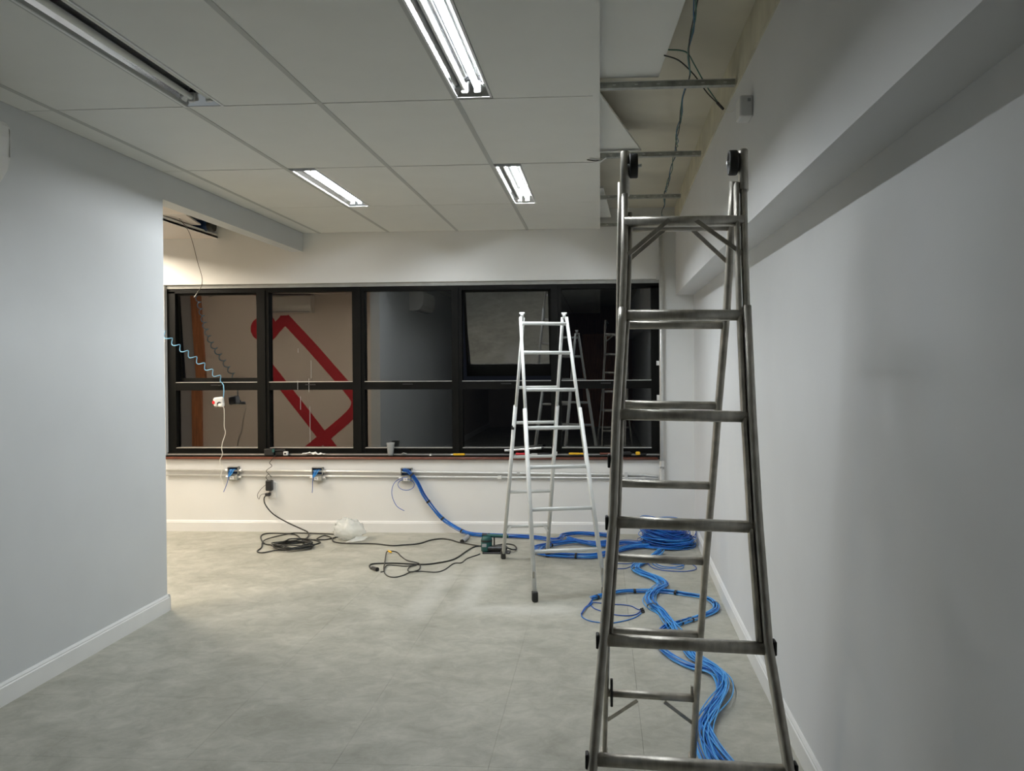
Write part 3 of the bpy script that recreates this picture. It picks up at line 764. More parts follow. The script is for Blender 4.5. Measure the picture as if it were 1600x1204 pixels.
# wall outlet with plugs
so = thing('wall_socket', 'white wall socket with a black adapter and cord plugged in', 'socket', (-2.98, YB, .38))
MB().cbox((-2.975, YB - .006, .378), (.075, .012, .15), bev=.003).build('plate', 'white_plastic', so)
MB().cbox((-2.985, YB - .014, .345), (.05, .006, .04), bev=.002).build('socket_face', 'ivory', so)
ad = thing('power_adapter', 'black power adapter plugged in below the conduits', 'adapter', (-2.99, YB - .03, .43))
MB().cbox((-2.988, YB - .04, .425), (.055, .055, .095), bev=.006).build('body', 'black_plastic', ad)
MB().tube(spline([(-2.995, YB - .05, .47), (-3.015, YB - .05, .50), (-2.99, YB - .05, .525), (-2.965, YB - .05, .50), (-2.99, YB - .05, .53), (-3.01, YB - .05, .56), (-2.96, YB - .05, .60), (-2.98, YB - .05, .63), (-2.95, YB - .045, .67), (-2.93, YB - .035, .70)], 6), .0028, 6).build('cord', 'black', ad)
MB().tube(spline([(-3.01, YB - .045, .44), (-3.07, YB - .045, .385), (-3.10, YB - .04, .335), (-3.085, YB - .04, .30), (-3.07, YB - .04, .335), (-3.03, YB - .04, .35), (-2.99, YB - .03, .352)], 6), .0022, 6).build('thin_lead', 'black', ad)

# ------------------------------------------------------------------ black cords on the floor
cr = .0058
cx_ = thing('extension_cord', 'long black extension cord from wall socket, piled in a heap on the floor', 'cord', (-2.55, 6.95, 0))
drop = [(-3.02, YB - .03, .335), (-3.03, YB - .06, .31), (-3.01, YB - .075, .25), (-2.93, YB - .09, .17), (-2.80, YB - .10, .10), (-2.68, YB - .11, .05), (-2.60, YB - .14, .02), (-2.56, 7.30, cr), (-2.55, 7.12, cr)]
heap = []
rn = random.Random(4)
for k in range(6):
    for q in range(8):
        a = 2 * PI * q / 8 + .3
        rx, ry = .155 + rn.uniform(-.045, .05), .15 + rn.uniform(-.045, .05)
        heap.append((-2.54 + rn.uniform(-.02, .02) + rx * math.cos(a), 6.90 + rn.uniform(-.02, .02) + ry * math.sin(a), cr + .004 + .0075 * k * rn.uniform(.5, 1)))
loopB = [(-2.60, 6.86, .03), (-2.725, 6.95, .012), (-2.836, 7.022, cr), (-2.98, 7.297, cr), (-2.99, 7.44, cr), (-2.858, 7.455, cr), (-2.706, 7.39, cr + .004), (-2.572, 7.208, cr), (-2.448, 7.192, cr), (-2.355, 7.216, cr)]
loopC = [(-2.30, 7.36, cr), (-2.389, 7.44, cr), (-2.674, 7.44, .012), (-2.757, 7.389, .016), (-2.875, 7.138, .014), (-2.801, 6.872, cr), (-2.778, 6.729, cr), (-2.714, 6.678, cr), (-2.62, 6.73, .014), (-2.50, 6.72, .022), (-2.40, 6.82, .02)]
outD = [(-2.36, 7.02, .02), (-2.435, 7.153, .016), (-2.426, 7.34, .012), (-2.341, 7.277, cr), (-2.27, 7.12, cr), (-2.16, 7.06, cr), (-2.044, 7.05, cr), (-1.893, 7.045, cr), (-1.734, 6.98, cr), (-1.647, 7.009, cr), (-1.527, 7.066, cr), (-1.46, 7.205, cr), (-1.375, 7.269, cr), (-1.279, 7.22, cr), (-1.20, 7.13, cr), (-1.02, 7.0, cr), (-.975, 6.93, .02)]
MB().tube(spline(drop + heap, 5), cr, 7).build('cord_heap', 'black', cx_)
MB().tube(spline([heap[-1]] + loopB + loopC + outD, 6), cr, 7).build('cord_run', 'black', cx_)
MB().cbox((-3.005, YB - .032, .342), (.045, .045, .03), bev=.006).build('plug', 'black_plastic', cx_)
pt = thing('power_tool', 'corded dark green power tool lying by the white ladder foot', 'power tool', (-.92, 6.78, 0))
MB().lathe((-.917, 6.78, .01), [(0, 0), (.040, 0), (.044, .004), (.045, .03), (.045, .075), (.043, .10), (.036, .115), (.030, .122), (0, .124)], 24).build('motor_housing', 'green_tool', pt)
MB().lathe((-.917, 6.78, .088), [(.0455, 0), (.0462, .002), (.0462, .014), (.0455, .016)], 24).build('vent_band', 'black_plastic', pt)
MB().cyl((-.915, 6.80, .133), (-.742, 6.80, .125), .0135, 14).build('top_handle', 'green_tool', pt)
MB().cyl((-.955, 6.80, .134), (-.915, 6.80, .133), .016, 14).build('handle_cap', 'black_plastic', pt)
MB().cbox((-.83, 6.77, .036), (.16, .075, .036), rz=.02, bev=.01).build('grip', 'black_plastic', pt)
MB().cbox((-.835, 6.77, .006), (.22, .10, .012), rz=.02, bev=.003).build('base_shoe', 'black_plastic', pt)
MB().cyl((-.858, 6.80, .055), (-.858, 6.80, .128), .006, 10).build('handle_post', 'black_plastic', pt)
MB().cbox((-.93, 6.736, .065), (.035, .004, .026)).build('nameplate', 'grey_panel', pt)
MB().tube(spline([(-.75, 6.77, .04), (-.71, 6.80, .02), (-.69, 6.90, cr), (-.722, 7.03, cr), (-.784, 7.08, cr), (-.83, 7.02, .012), (-.90, 7.0, cr), (-.99, 7.0, cr), (-1.047, 6.95, cr), (-1.084, 6.782, cr), (-1.12, 6.563, cr), (-1.17, 6.448, cr), (-1.28, 6.352, cr), (-1.369, 6.331, cr), (-1.539, 6.361, cr), (-1.632, 6.357, cr), (-1.721, 6.336, cr), (-1.732, 6.281, cr), (-1.70, 6.195, cr), (-1.672, 6.165, .01)], 6), cr, 7).build('power_cord', 'black', pt)
MB().cyl((-1.685, 6.185, .012), (-1.632, 6.125, .014), .012, 12, .016).build('plug', 'black_plastic', pt)
tc = thing('thin_cord', 'thin black cord looped loosely in front of the power tool', 'cord', (-1.45, 6.2, 0))
tp = [(-1.60, 6.095, .004), (-1.58, 6.12, .004), (-1.604, 6.199, .004), (-1.632, 6.34, .014), (-1.70, 6.64, .006), (-1.70, 6.705, .02), (-1.636, 6.73, .008), (-1.57, 6.605, .004), (-1.496, 6.473, .004), (-1.411, 6.365, .014), (-1.361, 6.313, .014), (-1.337, 6.209, .004), (-1.346, 6.106, .010),
      (-1.387, 6.105, .005), (-1.418, 6.171, .004), (-1.417, 6.24, .008), (-1.379, 6.295, .009), (-1.459, 6.274, .005), (-1.541, 6.299, .004), (-1.597, 6.286, .008), (-1.594, 6.182, .008), (-1.562, 6.065, .004), (-1.509, 5.969, .004), (-1.456, 5.949, .004), (-1.413, 6.005, .004), (-1.375, 6.089, .008),
      (-1.309, 6.124, .004), (-1.198, 6.105, .004), (-1.147, 6.181, .004), (-1.114, 6.376, .004), (-1.059, 6.404, .004), (-1.038, 6.546, .004), (-.98, 6.66, .004), (-.96, 6.70, .006)]
MB().tube(spline(tp, 6), .0042, 6).build('cord', 'black', tc)
MB().cyl((-1.70, 6.71, .022), (-1.67, 6.70, .012), .008, 10).build('yellow_plug', 'yellow', tc)
gp = thing('pipe_offcut', 'short grey plastic pipe offcut lying on the floor by the blue bundle', 'pipe', (-1.16, 7.2, 0))
mb = MB(); P0, P1 = Vector((-1.167, 7.10, .019)), Vector((-1.150, 7.30, .019))
mb.sweep([P0, P1], [(.019 * math.cos(2 * PI * i / 16), .019 * math.sin(2 * PI * i / 16)) for i in range(16)], cap=False); mb.build('pipe_wall', 'grey_panel', gp)
mb = MB(); mb.cyl(P0 + Vector((.0002, .004, 0)), P1 - Vector((.0002, .004, 0)), .0155, 16); mb.build('bore', 'gap', gp)

# plastic bag: a crumpled sack
import mathutils
def noise3(p, s=1.0): return mathutils.noise.noise(Vector(p) * s)
bg = thing('plastic_bag', 'crumpled clear plastic bag on the floor against the skirting', 'bag', (-2.17, 7.25, 0))
mb = MB(); nu, nv = 40, 22; vs = []
for j in range(nv + 1):
    th = PI * j / nv
    for i in range(nu):
        ph = 2 * PI * i / nu
        d = Vector((math.sin(th) * math.cos(ph), math.sin(th) * math.sin(ph), math.cos(th)))
        nz = abs(noise3(d * 1.9 + Vector((3, 1, 7)))) * .5 + abs(noise3(d * 3.6 + Vector((1, 9, 2)))) * .34 + abs(noise3(d * 8)) * .10
        k = .86 + nz * .55 - .15
        p = Vector((d.x * .165 * k, d.y * .125 * k, .075 + d.z * (.095 if d.z > 0 else .085) * k))
        if d.z > .3: p.z += .06 * max(0, noise3(d * 3.1 + Vector((5, 5, 5)))) + .035 * (d.z - .3); p.x -= .03 * (d.z - .3)
        p.z = max(p.z, .002 + .004 * abs(noise3(d * 8)))
        vs.append(Vector((-2.172, 7.235, 0)) + p)
mb.add(vs, [(j * nu + i, j * nu + (i + 1) % nu, (j + 1) * nu + (i + 1) % nu, (j + 1) * nu + i) for j in range(nv) for i in range(nu)], True)
mb.build('bag_film', 'bag', bg)
for q in range(2):
    mb = MB(); a = q * .25 - .2; mb.add([(-2.13 + a * .2, 7.10 + .006 * q, .004), (-2.02 + a * .1, 7.12, .012 + .006 * q), (-1.995, 7.19, .03 + .008 * q), (-2.09, 7.16, .035 + .01 * q)], [(0, 1, 2, 3)])
    mb.build('bag_fold', 'bag', bg)

# ------------------------------------------------------------------ blue network cable
def bundle(name, label, path, n, wd, ht, r=.0031, seed=1, twist_=5.0, sub=6, ties=(), wander=.25, loc=None, pal=('blue', 'blue', 'blue_l', 'blue_d', 'blue')):
    t = thing(name, label, 'cable bundle', loc or path[len(path) // 2])
    C = spline(path, sub); rn = random.Random(seed)
    fr = []; s = 0; acc = [0]
    for i in range(1, len(C)): s += (C[i] - C[i - 1]).length; acc.append(s)
    for i, p in enumerate(C):
        tg = (C[min(i + 1, len(C) - 1)] - C[max(i - 1, 0)]).normalized()
        sd = tg.cross(Vector((0, 0, 1)))
        if sd.length < .2: sd = Vector((1, 0, 0))
        sd.normalize(); fr.append((sd, sd.cross(tg).normalized(), tg))
    for k in range(n):
        ph = rn.uniform(0, 2 * PI); rho = math.sqrt(rn.random()); tw = twist_ * rn.uniform(.3, 1.2) * rn.choice((-1, 1)); o1 = rn.uniform(0, 50)
        pts = []
        for i, p in enumerate(C):
            sd, uu, tg = fr[i]
            a = ph + tw * acc[i]
            wv = noise3((o1, acc[i] * 3.0, 0)) * wander
            fray = 1 + .25 * noise3((7.7, acc[i] * 1.5, o1 * .01))
            lat = wd * (rho * math.cos(a) + wv) * fray
            ver = ht * (1 + rho * math.sin(a))
            q = p + sd * lat + uu * ver
            if q.z < r: q.z = r + .0005
            pts.append(q)
        MB().tube(pts, r, 5).build('cable', rn.choice(pal), t)
    for fr_ in ties:
        i = min(int(fr_ * (len(C) - 1)), len(C) - 2); sd, uu, tg = fr[i]; c = C[i] + uu * ht
        mb = MB(); sec = []
        P = []
        for q in range(14):
            a = 2 * PI * q / 14; pp = c + sd * (wd + .004) * math.cos(a) * .95 + uu * (ht + .003) * math.sin(a); pp.z = max(pp.z, .001); P.append(pp)
        for P_ in (P,):
            vs = [p - tg * .008 for p in P_] + [p + tg * .008 for p in P_]
            mb.add(vs, [(q, (q + 1) % 14, 14 + (q + 1) % 14, 14 + q) for q in range(14)], True)
        mb.build('cable_tie', 'rubber', t)
    return t
yw = YB - .06
bundle('network_cable_bundle', 'thick blue cable bundle dropping from the right outlet box and curling behind white ladder',
       [(-1.76, yw + .02, .55), (-1.715, yw, .54), (-1.642, yw, .449), (-1.586, yw, .335), (-1.506, yw, .222), (-1.415, yw - .01, .125), (-1.29, yw - .04, .05), (-1.148, 7.40, .008), (-.94, 7.357, .004), (-.771, 7.335, .004), (-.573, 7.287, .004), (-.40, 7.19, .006), (-.34, 7.23, .012), (-.33, 7.35, .012), (-.228, 7.44, .010), (-.081, 7.43, .008), (.054, 7.38, .008), (.13, 7.24, .006), (.061, 7.12, .008), (-.038, 7.05, .008), (-.18, 7.09, .012), (-.29, 7.15, .03)],
       13, .020, .016, seed=3, twist_=4, ties=(.07, .17, .24, .31, .38), wander=.15)
bundle('network_cable_bundle', 'blue cable bundle lying in a wide loop on the floor left of the big coil',
       [(.40, 6.99, .006), (.254, 6.94, .004), (.134, 6.80, .004), (.038, 6.67, .004), (-.064, 6.585, .004), (-.221, 6.59, .004), (-.362, 6.624, .004), (-.485, 6.70, .004), (-.505, 6.88, .004), (-.37, 7.02, .006), (-.2, 7.08, .012), (-.05, 6.98, .008), (.08, 6.99, .008), (.20, 7.08, .008), (.33, 7.04, .008)],
       15, .038, .018, seed=5, twist_=5, ties=(.35, .62), wander=.35)
co = thing('network_cable_coil', 'big heaped coil of blue network cable in the corner', 'cable coil', (.545, 7.10, 0))
rn = random.Random(11)
NK = 96
for k in range(NK):
    tt = k / (NK - 1)
    if k < 40: z, Rr = .005 + .075 * (k / 39), .235 - rn.random() * .09 - .02 * (k / 39)
    else: z, Rr = .06 + .10 * ((k - 40) / (NK - 41)), .205 - rn.random() * .085
    top = max(0, (k - 40) / (NK - 41))
    cx0, cy0 = .545 - .045 * top + rn.uniform(-.018, .018), 7.11 + rn.uniform(-.02, .02)
    tx_, ty_ = rn.uniform(-.25, .15) * top - .10 * top, (.16 + rn.uniform(-.16, .14)) * top   # tilt: near edge lower
    p0 = rn.uniform(0, 2 * PI); P = []
    for q in range(40):
        a = 2 * PI * q / 40
        rr = Rr * (1 + .05 * math.sin(2 * a + p0) + .03 * math.sin(3 * a + p0 * 2))
        x, y = rr * math.cos(a), rr * math.sin(a)
        zz = z + tx_ * x + ty_ * y + .009 * math.sin(2 * a + p0 * 3)
        P.append((cx0 + x, min(cy0 + y, 7.545), max(zz, .0035)))
    MB().tube(P, .0033, 5, closed=True).build('cable_loop', rn.choice(('blue', 'blue_d', 'blue_d', 'blue', 'blue_d', 'blue_l')), co)
for P in ([(.72, 7.16, .10), (.765, 7.18, .135), (.79, 7.18, .10), (.76, 7.14, .06), (.73, 7.12, .05)], [(.73, 7.10, .09), (.775, 7.12, .06), (.79, 7.2, .09), (.795, 7.24, .13)]):
    MB().tube(spline(P, 6), .003, 6).build('cable_tail', 'blue_d', co)
bundle('network_cable_bundle', 'pale blue cable bundle snaking in an S from the coil past the ladder feet',
       [(.47, 6.78, .012), (.40, 6.60, .006), (.318, 6.44, .004), (.262, 6.313, .004), (.249, 6.186, .004), (.289, 6.08, .004), (.356, 5.978, .004), (.40, 5.88, .004), (.413, 5.77, .006), (.378, 5.662, .012), (.323, 5.544, .012), (.292, 5.408, .006), (.307, 5.269, .004), (.344, 5.16, .004), (.37, 5.014, .006), (.386, 4.894, .012), (.408, 4.75, .008), (.43, 4.62, .004), (.455, 4.463, .004), (.48, 4.33, .006), (.515, 4.24, .012), (.553, 4.15, .016), (.572, 4.05, .014), (.562, 3.95, .012), (.535, 3.85, .012), (.492, 3.74, .010), (.45, 3.64, .006), (.412, 3.527, .004), (.392, 3.404, .004), (.392, 3.258, .004), (.405, 3.155, .004), (.413, 3.05, .004), (.43, 2.9, .004), (.45, 2.7, .004)],
       18, .036, .015, pal=('blue_l', 'blue_l', 'blue_l', 'blue'), seed=8, twist_=3.5, ties=(.13, .37), wander=.5)
ring = [(.408, 4.892, .004), (.472, 4.954, .004), (.54, 5.027, .004), (.623, 5.114, .004), (.686, 5.214, .004), (.700, 5.327, .004), (.685, 5.425, .004), (.638, 5.501, .004), (.531, 5.559, .004), (.435, 5.605, .004), (.334, 5.614, .004), (.232, 5.61, .004), (.13, 5.593, .004), (.061, 5.54, .004), (-.013, 5.475, .004), (-.062, 5.424, .004)]
tail2 = [(.358, 4.835, .006), (.32, 4.74, .004), (.302, 4.645, .004), (.311, 4.528, .004), (.329, 4.427, .004), (.367, 4.331, .004), (.411, 4.255, .004), (.458, 4.205, .006), (.505, 4.175, .010), (.542, 4.11, .012), (.552, 4.03, .010), (.545, 3.942, .008), (.520, 3.849, .006), (.483, 3.759, .006), (.452, 3.674, .004), (.428, 3.579, .004), (.424, 3.503, .004), (.436, 3.395, .004), (.452, 3.305, .004), (.47, 3.23, .004), (.488, 3.159, .004), (.51, 3.05, .004), (.54, 2.9, .004), (.56, 2.75, .004)]
bundle('network_cable_bundle', 'blue cable bundle curving in a ring on the floor with black ties',
       ring[::-1] + tail2, 11, .020, .011, pal=('blue_l', 'blue', 'blue_l', 'blue'), seed=21, twist_=4, ties=(.02, .10, .13, .17, .26, .345, .37, .40, .60, .94), wander=.4, loc=(.3, 5.1, 0))
lt = thing('network_cable', 'loose thin blue cable ends curling left of the near ladder', 'cable', (.0, 5.2, 0))
for P, mn in (([(-.055, 5.43, .012), (-.072, 5.35, .006), (-.051, 5.249, .004), (-.006, 5.184, .004), (.075, 5.112, .004), (.154, 5.094, .004), (.205, 5.125, .004), (.235, 5.19, .006)], 'blue_d'),
              ([(-.06, 5.43, .010), (-.066, 5.32, .008), (-.108, 5.211, .004), (-.121, 5.081, .004), (-.079, 4.99, .004), (-.012, 4.953, .004), (.066, 4.95, .004), (.152, 5.01, .004), (.203, 5.074, .004), (.238, 5.155, .004)], 'blue'),
              ([(-.06, 5.41, .012), (-.121, 5.102, .010), (-.102, 5.256, .004), (-.058, 5.338, .010), (.0, 5.352, .004), (.072, 5.332, .004), (.136, 5.323, .004), (.186, 5.291, .004), (.215, 5.235, .004), (.236, 5.215, .004)], 'blue_d')):
    MB().tube(spline(P, 7), .0032, 6).build('cable', mn, lt)
for a, b in (((.236, 5.215, .008), (.25, 5.235, .008)), ((.238, 5.155, .008), (.256, 5.165, .008)), ((.235, 5.19, .009), (.256, 5.195, .009))):
    MB().cyl(a, b, .006, 8).build('cable_end', 'rubber', lt)
lt2 = thing('network_cable', 'loose thin blue cables looping on the floor in front of the big coil', 'cable', (.5, 6.3, 0))
for P, mn in (([(.33, 6.42, .03), (.362, 6.328, .006), (.41, 6.25, .004), (.489, 6.206, .004), (.592, 6.194, .004), (.672, 6.244, .004), (.694, 6.33, .004), (.66, 6.45, .004), (.60, 6.62, .004)], 'blue_d'),
              ([(.36, 6.46, .028), (.43, 6.37, .004), (.50, 6.32, .004), (.57, 6.34, .004), (.62, 6.42, .004), (.63, 6.6, .004)], 'blue'),
              ([(.35, 6.44, .03), (.42, 6.30, .005), (.52, 6.26, .010), (.58, 6.27, .004), (.60, 6.36, .010), (.52, 6.42, .004), (.45, 6.50, .004)], 'blue'),
              ([(.07, 6.27, .004), (.161, 6.263, .004), (.209, 6.322, .004), (.245, 6.40, .006), (.30, 6.49, .02)], 'blue_d'),
              ([(.05, 6.44, .004), (.14, 6.42, .004), (.22, 6.43, .004), (.29, 6.50, .02)], 'blue_d')):
    MB().tube(spline(P, 7), .0030, 6).build('cable', mn, lt2)
MB().cbox((.338, 6.40, .036), (.022, .02, .016), rz=.4, bev=.003).build('paper_tag', 'ivory', lt2)

# ------------------------------------------------------------------ window-side cables
cc = thing('coiled_cord', 'pale blue coiled spring cord hooked on the window transom', 'cord', (-3.44, 7.56, 1.34))
A = Vector((-4.25, 6.75, 2.62)); B = Vector((-3.435, 7.575, 1.375)); mid = Vector((-3.80, 7.30, 1.76))
P = spline([A, Vector((-4.05, 6.98, 2.2)), mid, Vector((-3.62, 7.45, 1.565)), B], 60)
acc = 0; hel = []
for i, p in enumerate(P):
    if i: acc += (P[i] - P[i - 1]).length
    t_ = (P[min(i + 1, len(P) - 1)] - P[max(i - 1, 0)]).normalized(); s_ = t_.cross(Vector((0, 1, 0))).normalized(); u_ = s_.cross(t_)
    a = acc * 2 * PI / .088
    hel.append(p + (s_ * math.cos(a) + u_ * math.sin(a)) * .022)
hel += [Vector((-3.43, 7.555, 1.355)), Vector((-3.405, 7.53, 1.33)), Vector((-3.395, 7.515, 1.28)), Vector((-3.395, 7.505, 1.22))]
MB().tube(hel, .0042, 6).build('spring_cable', 'paleblue', cc)
mb = MB(); mb.tube(spline([(-3.475, 7.61, 1.33), (-3.47, 7.57, 1.325), (-3.44, 7.555, 1.33), (-3.425, 7.56, 1.36)], 5), .004); mb.build('hook', 'rubber', cc)
cu = thing('socket_cube', 'white cube multi-socket with a red button hanging at the window', 'socket', (-3.41, 7.50, 1.18))
MB().cbox((-3.435, 7.50, 1.182), (.088, .075, .085), rz=.35, ry=-.12, bev=.012).build('cube', 'white_plastic', cu)
MB().cyl((-3.462, 7.472, 1.178), (-3.467, 7.457, 1.178), .016, 16).build('button', 'red', cu)
MB().cyl((-3.418, 7.466, 1.165), (-3.405, 7.445, 1.16), .020, 14).build('socket_hole', 'black_plastic', cu)
wp_ = thing('extension_cord', 'thin white cord with a white plug draped over the sill at the left', 'cord', (-3.4, 7.48, .9))
MB().cbox((-3.385, 7.435, 1.155), (.055, .04, .032), rz=-.5, bev=.008).build('plug', 'white_plastic', wp_)
MB().tube(spline([(-3.37, 7.425, 1.15), (-3.352, 7.42, 1.12), (-3.365, 7.45, 1.02), (-3.375, 7.47, .96), (-3.37, 7.48, .90), (-3.40, 7.49, .82), (-3.41, 7.49, .76), (-3.405, 7.495, .71), (-3.44, 7.515, .645), (-3.42, 7.53, .585), (-3.44, 7.53, .51), (-3.425, 7.535, .46), (-3.41, 7.54, .40)], 7), .0032, 6).build('cord', 'ivory', wp_)
hc = thing('hanging_wire', 'thin pale wire hanging from the open ceiling hatch to the window', 'wire', (-3.38, 7.0, 2.4))
MB().tube(spline([(-3.42, 6.75, 2.72), (-3.42, 6.92, 2.64), (-3.44, 7.05, 2.54), (-3.455, 7.16, 2.40), (-3.475, 7.28, 2.28), (-3.52, 7.36, 2.21), (-3.58, 7.42, 2.17), (-3.66, 7.53, 2.135)], 8), .0028, 6).build('wire', 'wire_grey', hc)
MB().tube(spline([(-3.58, 7.42, 2.171), (-3.62, 7.48, 2.158), (-3.67, 7.53, 2.13)], 5), .0035, 6).build('sheath', 'white_plastic', hc)

# hatch contents
lt3 = thing('loose_ceiling_tile', 'loose ceiling panel pushed aside inside the side room hatch', 'ceiling tile', (-3.5, 6.6, 2.70))
mb = MB(); mb.cbox((-.30, -.30, .006), (.60, .60, .012), bev=.001)
Rm = Matrix.Translation((-3.40, 7.11, 2.708)) @ Matrix.Rotation(.22, 4, 'Z'); mb.v = [tuple(Rm @ Vector(v)) for v in mb.v]; mb.build('panel', 'warm_wall', lt3)
mb = MB(); mb.cbox((-.30, -.30, .0135), (.595, .595, .003)); mb.v = [tuple(Rm @ Vector(v)) for v in mb.v]; mb.build('backing', 'paper', lt3)
dp = thing('duct_pipe', 'dark rubber insulated pipe inside the side room hatch', 'pipe', (-3.3, 7.0, 2.76))
MB().cyl((-4.0, 7.33, 2.742), (-3.43, 7.33, 2.742), .05, 20).build('pipe', 'navy', dp)
MB().cyl((-3.43, 7.33, 2.742), (-3.385, 7.33, 2.742), .056, 20).build('collar', 'rubber', dp)

# ------------------------------------------------------------------ things on the sill
zs = .692; ys = 7.568
def sillbox(name, label, cat, x0, x1, h, m, y=ys, d=.05, extra=None, z=zs):
    t = thing(name, label, cat, ((x0 + x1) / 2, y, z))
    MB().cbox(((x0 + x1) / 2, y, z + h / 2), (x1 - x0, d, h), bev=.004).build('body', m, t)
    return t
t = sillbox('charger', 'black charger block on the sill by the second window post', 'charger', -3.04, -2.955, .062, 'black_plastic')
MB().cbox((-2.955, ys - .02, zs + .045), (.02, .02, .03)).build('green_light_button', 'green_tool', t)
t = sillbox('battery', 'small black battery pack right of the charger on the sill', 'battery', -2.945, -2.87, .04, 'black_plastic', y=7.578, d=.036)
MB().cbox((-2.905, 7.562, zs + .047), (.10, .03, .014), rz=.1, bev=.003).build('cap', 'black_plastic', t)
t = sillbox('small_box', 'tiny white box beside the black battery pack', 'box', -2.865, -2.825, .036, 'white_plastic', y=7.56, d=.03)
MB().cbox((-2.846, 7.5445, zs + .018), (.018, .002, .014)).build('socket_mark', 'black_plastic', t)
t = thing('paper_sheet', 'crumpled white paper lying on the sill under the red reflection', 'paper', (-2.6, ys, zs))
mb = MB(); vs = []
for i in range(9):
    for j in range(4):
        x = -2.70 + .18 * i / 8; vs.append((x + .01 * j, 7.54 + .05 * j / 3, zs + .004 + .026 * abs(math.sin(i * 1.3 + j)) * (1 - abs(i - 3) / 7) + .006 * (j % 2)))
mb.add(vs, [(i * 4 + j, i * 4 + j + 1, i * 4 + j + 5, i * 4 + j + 4) for i in range(8) for j in range(3)]); mb.build('sheet', 'paper', t)
t = thing('plastic_cup', 'clear disposable plastic cup standing on the sill', 'cup', (-1.885, ys, zs))
MB().lathe((-1.885, 7.565, zs + .001), [(0, 0), (.024, 0), (.0255, .003), (.030, .05), (.0355, .108), (.038, .110), (.038, .113), (.0345, .112), (.029, .05), (.0235, .005), (0, .005)], 28).build('cup_wall', 'cup', t)
MB().lathe((-1.885, 7.565, zs + .10), [(.0350, 0), (.0368, .003), (.0372, .006), (.0350, .009)], 28).build('ridge', 'cup', t)
t = thing('crumpled_scrap', 'small crumpled foil scrap right of the plastic cup', 'scrap', (-1.77, ys, zs))
mb = MB(); rn = random.Random(2)
vs = [(-1.77 + .036 * math.cos(a) * rn.uniform(.5, 1), 7.565 + .015 * math.sin(a), zs + rn.uniform(.002, .02)) for a in [2 * PI * q / 9 for q in range(9)]] + [(-1.77, 7.565, zs + .026)]
mb.add(vs, [(q, (q + 1) % 9, 9) for q in range(9)]); mb.build('foil', 'bright_edge', t)
t = thing('pebble_cap', 'tiny white cap on the sill left of the yellow knife', 'cap', (-1.52, 7.55, zs))
MB().cyl((-1.52, 7.548, zs), (-1.52, 7.548, zs + .014), .011, 12, .008).build('cap', 'white_plastic', t)
t = thing('utility_knife', 'yellow utility knife lying on the sill left of the white ladder', 'knife', (-1.27, 7.55, zs))
MB().cbox((-1.262, 7.546, zs + .011), (.108, .022, .018), bev=.005).build('handle', 'yellow', t)
MB().cbox((-1.325, 7.546, zs + .010), (.022, .018, .012), bev=.003).build('collar', 'paper', t)
MB().cbox((-1.262, 7.546, zs + .021), (.05, .01, .004)).build('slider', 'black_plastic', t)
t = thing('metal_tube', 'silver tube lying across sill tools behind the white ladder', 'tube', (-.69, 7.57, zs))
MB().cyl((-.855, 7.555, zs + .044), (-.525, 7.575, zs + .066), .012, 14).build('tube', 'bright_edge', t)
MB().cyl((-.528, 7.575, zs + .066), (-.505, 7.576, zs + .0675), .0125, 14).build('black_end', 'black_plastic', t)
t = thing('screwdriver', 'red handled screwdriver on the sill under the silver tube', 'screwdriver', (-.7, 7.55, zs))
MB().lathe((-.755, 7.548, zs + .014), [(0, 0), (.011, .002), (.013, .012), (.010, .05), (.013, .075), (.008, .085), (0, .086)], 14, 'X').build('handle', 'red', t)
MB().cyl((-.67, 7.548, zs + .014), (-.59, 7.55, zs + .010), .003, 8).build('shaft', 'zinc', t)
t = thing('pliers', 'black handled pliers on the sill behind the white ladder rail', 'pliers', (-.52, 7.56, zs))
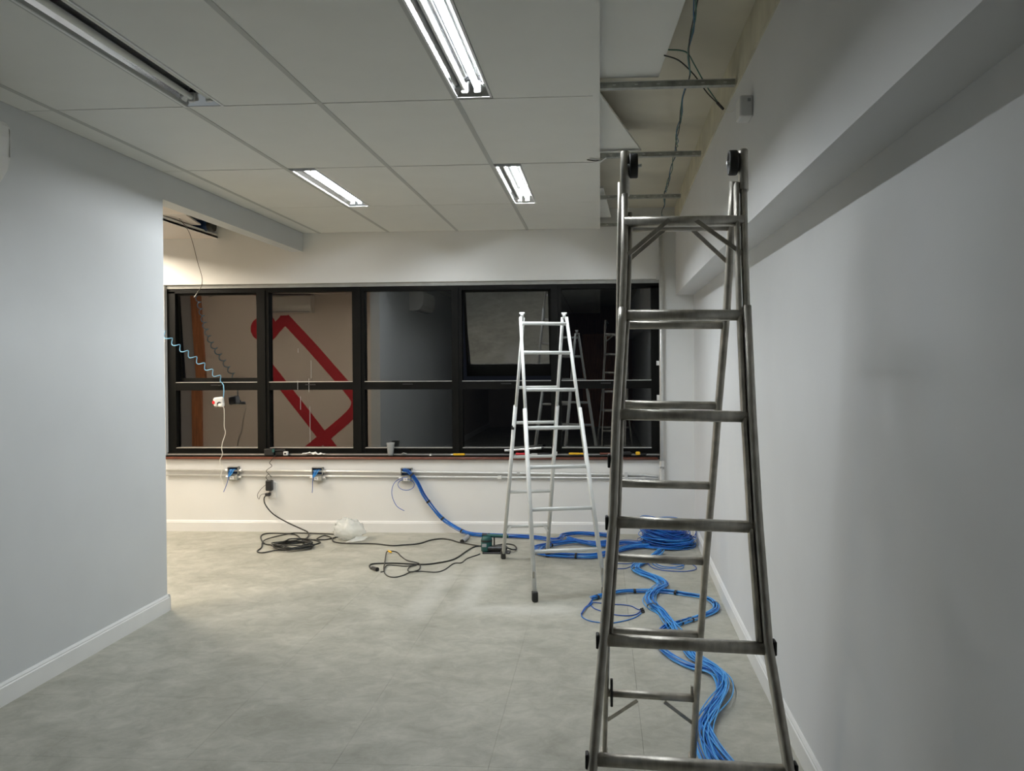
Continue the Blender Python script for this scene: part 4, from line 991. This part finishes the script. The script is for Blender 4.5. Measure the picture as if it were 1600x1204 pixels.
MB().tube(spline([(-.44, 7.555, zs + .012), (-.50, 7.548, zs + .018), (-.56, 7.555, zs + .012)], 5), .008, 8).build('handle', 'black_plastic', t)
MB().tube(spline([(-.44, 7.57, zs + .012), (-.50, 7.578, zs + .016), (-.56, 7.57, zs + .012)], 5), .008, 8).build('handle', 'black_plastic', t)
MB().cbox((-.59, 7.563, zs + .012), (.06, .022, .014), bev=.005).build('jaw', 'zinc', t)
t = thing('small_box', 'white block on the sill close to the white ladder rear rail', 'box', (-.41, 7.56, zs)); MB().cbox((-.405, 7.555, zs + .018), (.04, .03, .034), bev=.003).build('body', 'white_plastic', t)
MB().cbox((-.405, 7.539, zs + .018), (.02, .002, .012)).build('face', 'grey_panel', t)
t = thing('utility_knife', 'yellow knife on the sill between the two ladders', 'knife', (-.22, 7.56, zs))
MB().cbox((-.235, 7.555, zs + .016), (.10, .024, .02), rz=.02, bev=.006).build('handle', 'yellow', t)
MB().cbox((-.165, 7.555, zs + .017), (.045, .02, .016), bev=.004).build('tip', 'yellow', t)
t = thing('hammer', 'dark brown handled tool on the sill left of the near ladder rail', 'tool', (.06, 7.56, zs))
MB().cyl((-.01, 7.556, zs + .016), (.10, 7.556, zs + .018), .010, 12, .008).build('handle', 'copper', t)
MB().cbox((.125, 7.556, zs + .018), (.03, .03, .034), bev=.004).build('head', 'black_plastic', t)
t = thing('tool_pouch', 'small black tool pouch on the sill beside the near ladder rail', 'pouch', (.22, 7.56, zs))
mb = MB(); mb.cbox((.215, 7.56, zs + .017), (.11, .045, .034), bev=.012); mb.build('pouch', 'rubber', t)
MB().cbox((.215, 7.537, zs + .026), (.09, .004, .012), bev=.001).build('flap', 'black_plastic', t)
t = thing('tape_measure', 'little yellow and black tape piece at the right end of the sill', 'tape', (.33, 7.56, zs))
MB().cbox((.325, 7.556, zs + .02), (.04, .03, .03), bev=.006).build('case', 'yellow', t)
MB().cbox((.375, 7.556, zs + .012), (.05, .022, .018), bev=.004).build('clip', 'black_plastic', t)
